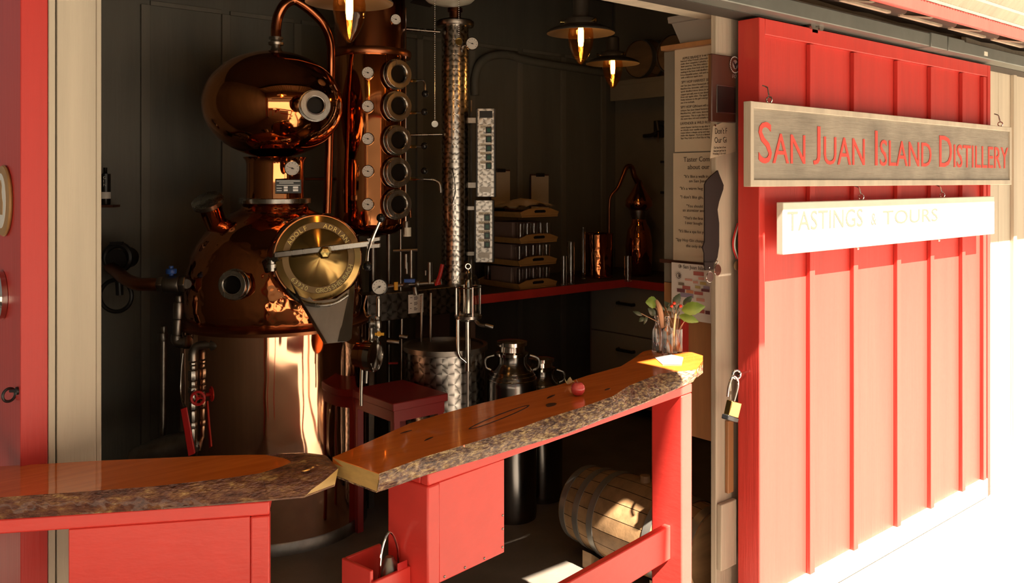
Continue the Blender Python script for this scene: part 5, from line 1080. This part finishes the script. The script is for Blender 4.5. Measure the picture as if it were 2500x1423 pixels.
# ------------------------------------------------------------------ barrel behind the bar
Rb = .18
br = thing('oak_barrel', 'small oak barrel with galvanised hoops lying behind the bar post in a sun patch', 'barrel', (2.755, 2.02, Rb+.012), 0)
Lb = .70
def br_r(f): return Rb*(.86+.14*math.sin(PI*f))
AX = (0, 1, 0)
for k in range(18):
    a0, a1 = 2*PI*k/18+.007, 2*PI*(k+1)/18-.007; rows = []
    for i in range(11):
        f = i/10; rows.append([(br_r(f)*math.cos(a), Lb*f, br_r(f)*math.sin(a)) for a in (a0, (a0+a1)/2, a1)])
    MB().grid(rows).build('stave', M['oak'], br)
MB().lathe([(br_r(i/10)-.004, Lb*i/10) for i in (.5, 1, 2, 3, 4, 5, 6, 7, 8, 9, 9.5)], 40, AX).build('stave_joints', M['black'], br)
for f in (.035, .16, .29, .71, .84, .965):
    w_ = .017; MB().lathe([(br_r(f-.024)+.001, Lb*f-w_), (br_r(f-.024)+.004, Lb*f-w_), (br_r(f+.024)+.004, Lb*f+w_), (br_r(f+.024)+.001, Lb*f+w_), (br_r(f-.024)+.001, Lb*f-w_)], 56, AX).build('hoop', M['hoop'], br)
for y in (.03, Lb-.03): MB().lathe([(0, y-.01), (Rb*.84, y-.01), (Rb*.84, y+.01), (0, y+.01)], 40, AX).build('head', M['oak'], br)
MB().lathe([(0, Rb-.004), (.022, Rb-.004), (.020, Rb+.024), (0, Rb+.024)], 20, (0, 0, 1), (0, Lb*.5, 0)).build('bung', M['oakd'], br)
for y in (.14, .5):
    for s in (-1, 1): MB().prism([(s*.06, y, -Rb-.0115), (s*.16, y, -Rb-.0115), (s*.16, y, -Rb+.06)], (0, .05, 0)).build('chock', M['oakd'], br)
# tools bin: grey spray tank with red card
jb = thing('spray_tank', 'grey metal tank with bail handle in the red side bin', 'tank', (.985, 1.53, .56), math.atan2(.139, .990))
MB().lathe([(0, 0), (.026, 0), (.027, .20), (.020, .25), (.008, .27), (0, .27)], 24).build('tank_body', M['steeldk'], jb)
MB().tube([(-.025, 0, .20), (-.022, 0, .28), (0, 0, .32), (.022, 0, .28), (.025, 0, .20)], .0025, 8, 5).build('bail_handle', M['chrome'], jb)
MB().bb((-.004, -.030, .20), (.022, -.0285, .265)).build('red_card', M['redh'], jb)
# ------------------------------------------------------------------ on the bar: apple, leaf, bottles with twigs, paper
q = PZ(1411, 966, ZT); q.z = ZT
ap = thing('crab_apple', 'small shiny red crab apple alone on the bar slab', 'apple', q, YAW)
MB().lathe([(0, .003), (.006, .0012), (.012, .004), (.0172, .012), (.0182, .019), (.0160, .027), (.010, .0335), (.004, .034), (0, .031)], 32).build('apple_flesh', M['apple'], ap, angle=80)
MB().tube([(0, 0, .031), (-.002, 0, .037), (-.005, .001, .041)], .0008, 6, 4).build('stalk', M['stem'], ap)
q = PZ(1388, 940, ZT); q.z = ZT
lf = MB(); lf.grid([[q + Vector((.012*math.cos(a)*r_, .010*math.sin(a)*r_, .002+.018*(r_)*(.6+.4*math.sin(3*a)))) for a in [2*PI*k/14 for k in range(14)]] for r_ in (.15, .6, 1)], closed=True)
lf.tube([q+Vector((0, 0, .004)), q+Vector((.010, -.006, .010)), q+Vector((.014, -.010, .004))], .0012, 6, 3)
o = lf.build('dry_calyx', M['dry'], angle=80); tag(o, 'curled pale dried leaf behind the red apple on the bar', 'leaf')
def mini(px, py, k, label):
    q = PZ(px, py, ZT); q.z = ZT+.0005; t = thing('bottle', label, 'bottle', q, YAW, 'small clear bottles at the slab end')
    o_ = [(0, 0), (.0155, 0), (.0165, .002), (.0165, .066), (.0150, .074), (.0085, .084), (.0072, .090), (.0072, .110), (.0088, .111), (.0088, .116), (.0070, .1165)]
    i_ = [(max(0, r-.0016), z) for r, z in o_[::-1] if z > .004]; i_ = [(.0056, .1165), (.0056, .089), (.0134, .073), (.0148, .064), (.0148, .004), (0, .004)]
    MB().lathe([(r*k, z*k) for r, z in o_ + i_], 28).build('glass_body', M['glass'], t, angle=60); return t
mini(1604, 858, .98, 'left clear mini bottle holding the tan seed pod')
mini(1630, 864, 1.02, 'right clear mini bottle closest to the white paper')
q = PZ(1652, 860, ZT); q.z = ZT+.0005
jr = thing('flower_jar', 'clear glass jar of leafy twigs and red berries at the slab end', 'vase', q, YAW)
MB().lathe([(0, 0), (.018, 0), (.019, .002), (.019, .075), (.0175, .075), (.0175, .004), (0, .004)], 28).build('glass_body', M['glass'], jr, angle=60)
def jp(px, py, dt=0): 
    t = (q-CAMP).dot(FW)+dt; p0 = PT(px, py, t)-q; return Vector((p0.dot(RT), p0.dot(FW), p0.z))
mb = MB()
for (px, py) in ((1690, 750), (1680, 775), (1640, 740), (1595, 745), (1650, 728), (1625, 750), (1660, 735), (1565, 765)):
    e = jp(px, py, random.uniform(-.02, .02)); mb.tube([Vector((random.uniform(-.008, .008), random.uniform(-.008, .008), .006)), Vector((e.x*.25, e.y*.3, .075)), e], .0011, 6, 5)
mb.build('twigs', M['stem'], jr)
def leafm(cen, tip, wd, mt, nm='leaf', fold=.25):
    a, b = cen, tip; d = b-a; L_ = d.length; d.normalize(); s = d.cross(Vector((0, -1, .25))).normalized(); n_ = d.cross(s).normalized(); rows = []
    for i in range(11):
        f = i/10; hw = wd*math.sin(PI*min(1, f*1.02))**.7*(1-.35*f)*(1+.08*(i % 2)) if 0 < i < 10 else .0004
        p0 = a + d*L_*f - n_*L_*.15*math.sin(PI*f); rows.append([p0 + s*hw*w_ + n_*abs(w_)*hw*fold for w_ in (-1, -.5, 0, .5, 1)])
    mb = MB().grid(rows); k = len(mb.v); mb.v += [tuple(Vector(v)+n_*.0006) for v in mb.v]; mb.f += [tuple(i+k for i in f[::-1]) for f in list(mb.f)]
    return mb.build(nm, mt, jr, angle=80)
leafm(jp(1664, 757, -.02), jp(1722, 748, -.03), .024, M['leaf']); leafm(jp(1658, 770, -.02), jp(1706, 786, -.03), .016, M['leaf'])
leafm(jp(1606, 738, -.01), jp(1576, 738, -.02), .022, M['leaf']); leafm(jp(1645, 745), jp(1660, 716), .014, M['leafd']); leafm(jp(1640, 760), jp(1622, 735), .012, M['leafd'])
leafm(jp(1668, 745, .01), jp(1690, 722), .012, M['leafd']); leafm(jp(1600, 770, .01), jp(1582, 752), .012, M['leafd']); leafm(jp(1568, 770), jp(1545, 760), .007, M['leafd']); leafm(jp(1572, 775), jp(1560, 785), .008, M['leafd']); leafm(jp(1580, 770), jp(1572, 792), .006, M['leafd'])
for k in range(16):
    a = jp(1630+random.uniform(-8, 30), 755+random.uniform(-10, 18), random.uniform(-.02, .02)); leafm(a, a+Vector((random.uniform(-.02, .02), random.uniform(-.01, .01), random.uniform(.004, .022))), .003, M['leafd'])
for px, py in ((1640, 747), (1662, 747), (1646, 740)): MB().sphere(jp(px, py, -.02), .0052, seg=14, rings=10).build('berry', M['berry'], jr)
MB().tube([jp(1602, 732, -.03), jp(1609, 748, -.03), jp(1614, 772, -.02), jp(1617, 800, -.01)], .004, 8, 5, [.0035, .0085, .0095, .006]).build('seed_pod', M['stem'], jr)
MB().tube([jp(1650, 765, -.03), jp(1646, 800, -.02), jp(1645, 850, 0)], .003, 8, 4).build('pale_stalk', M['dry'], jr)
a = [PZ(x, y, ZT+.0012) for x, y in ((1598, 872), (1618, 890), (1664, 890), (1668, 873), (1640, 866))]
o = MB().prism(a, (0, 0, .0008)).build('paper_scrap', M['paperw']); tag(o, 'white paper scrap in full sun on the slab end', 'paper')
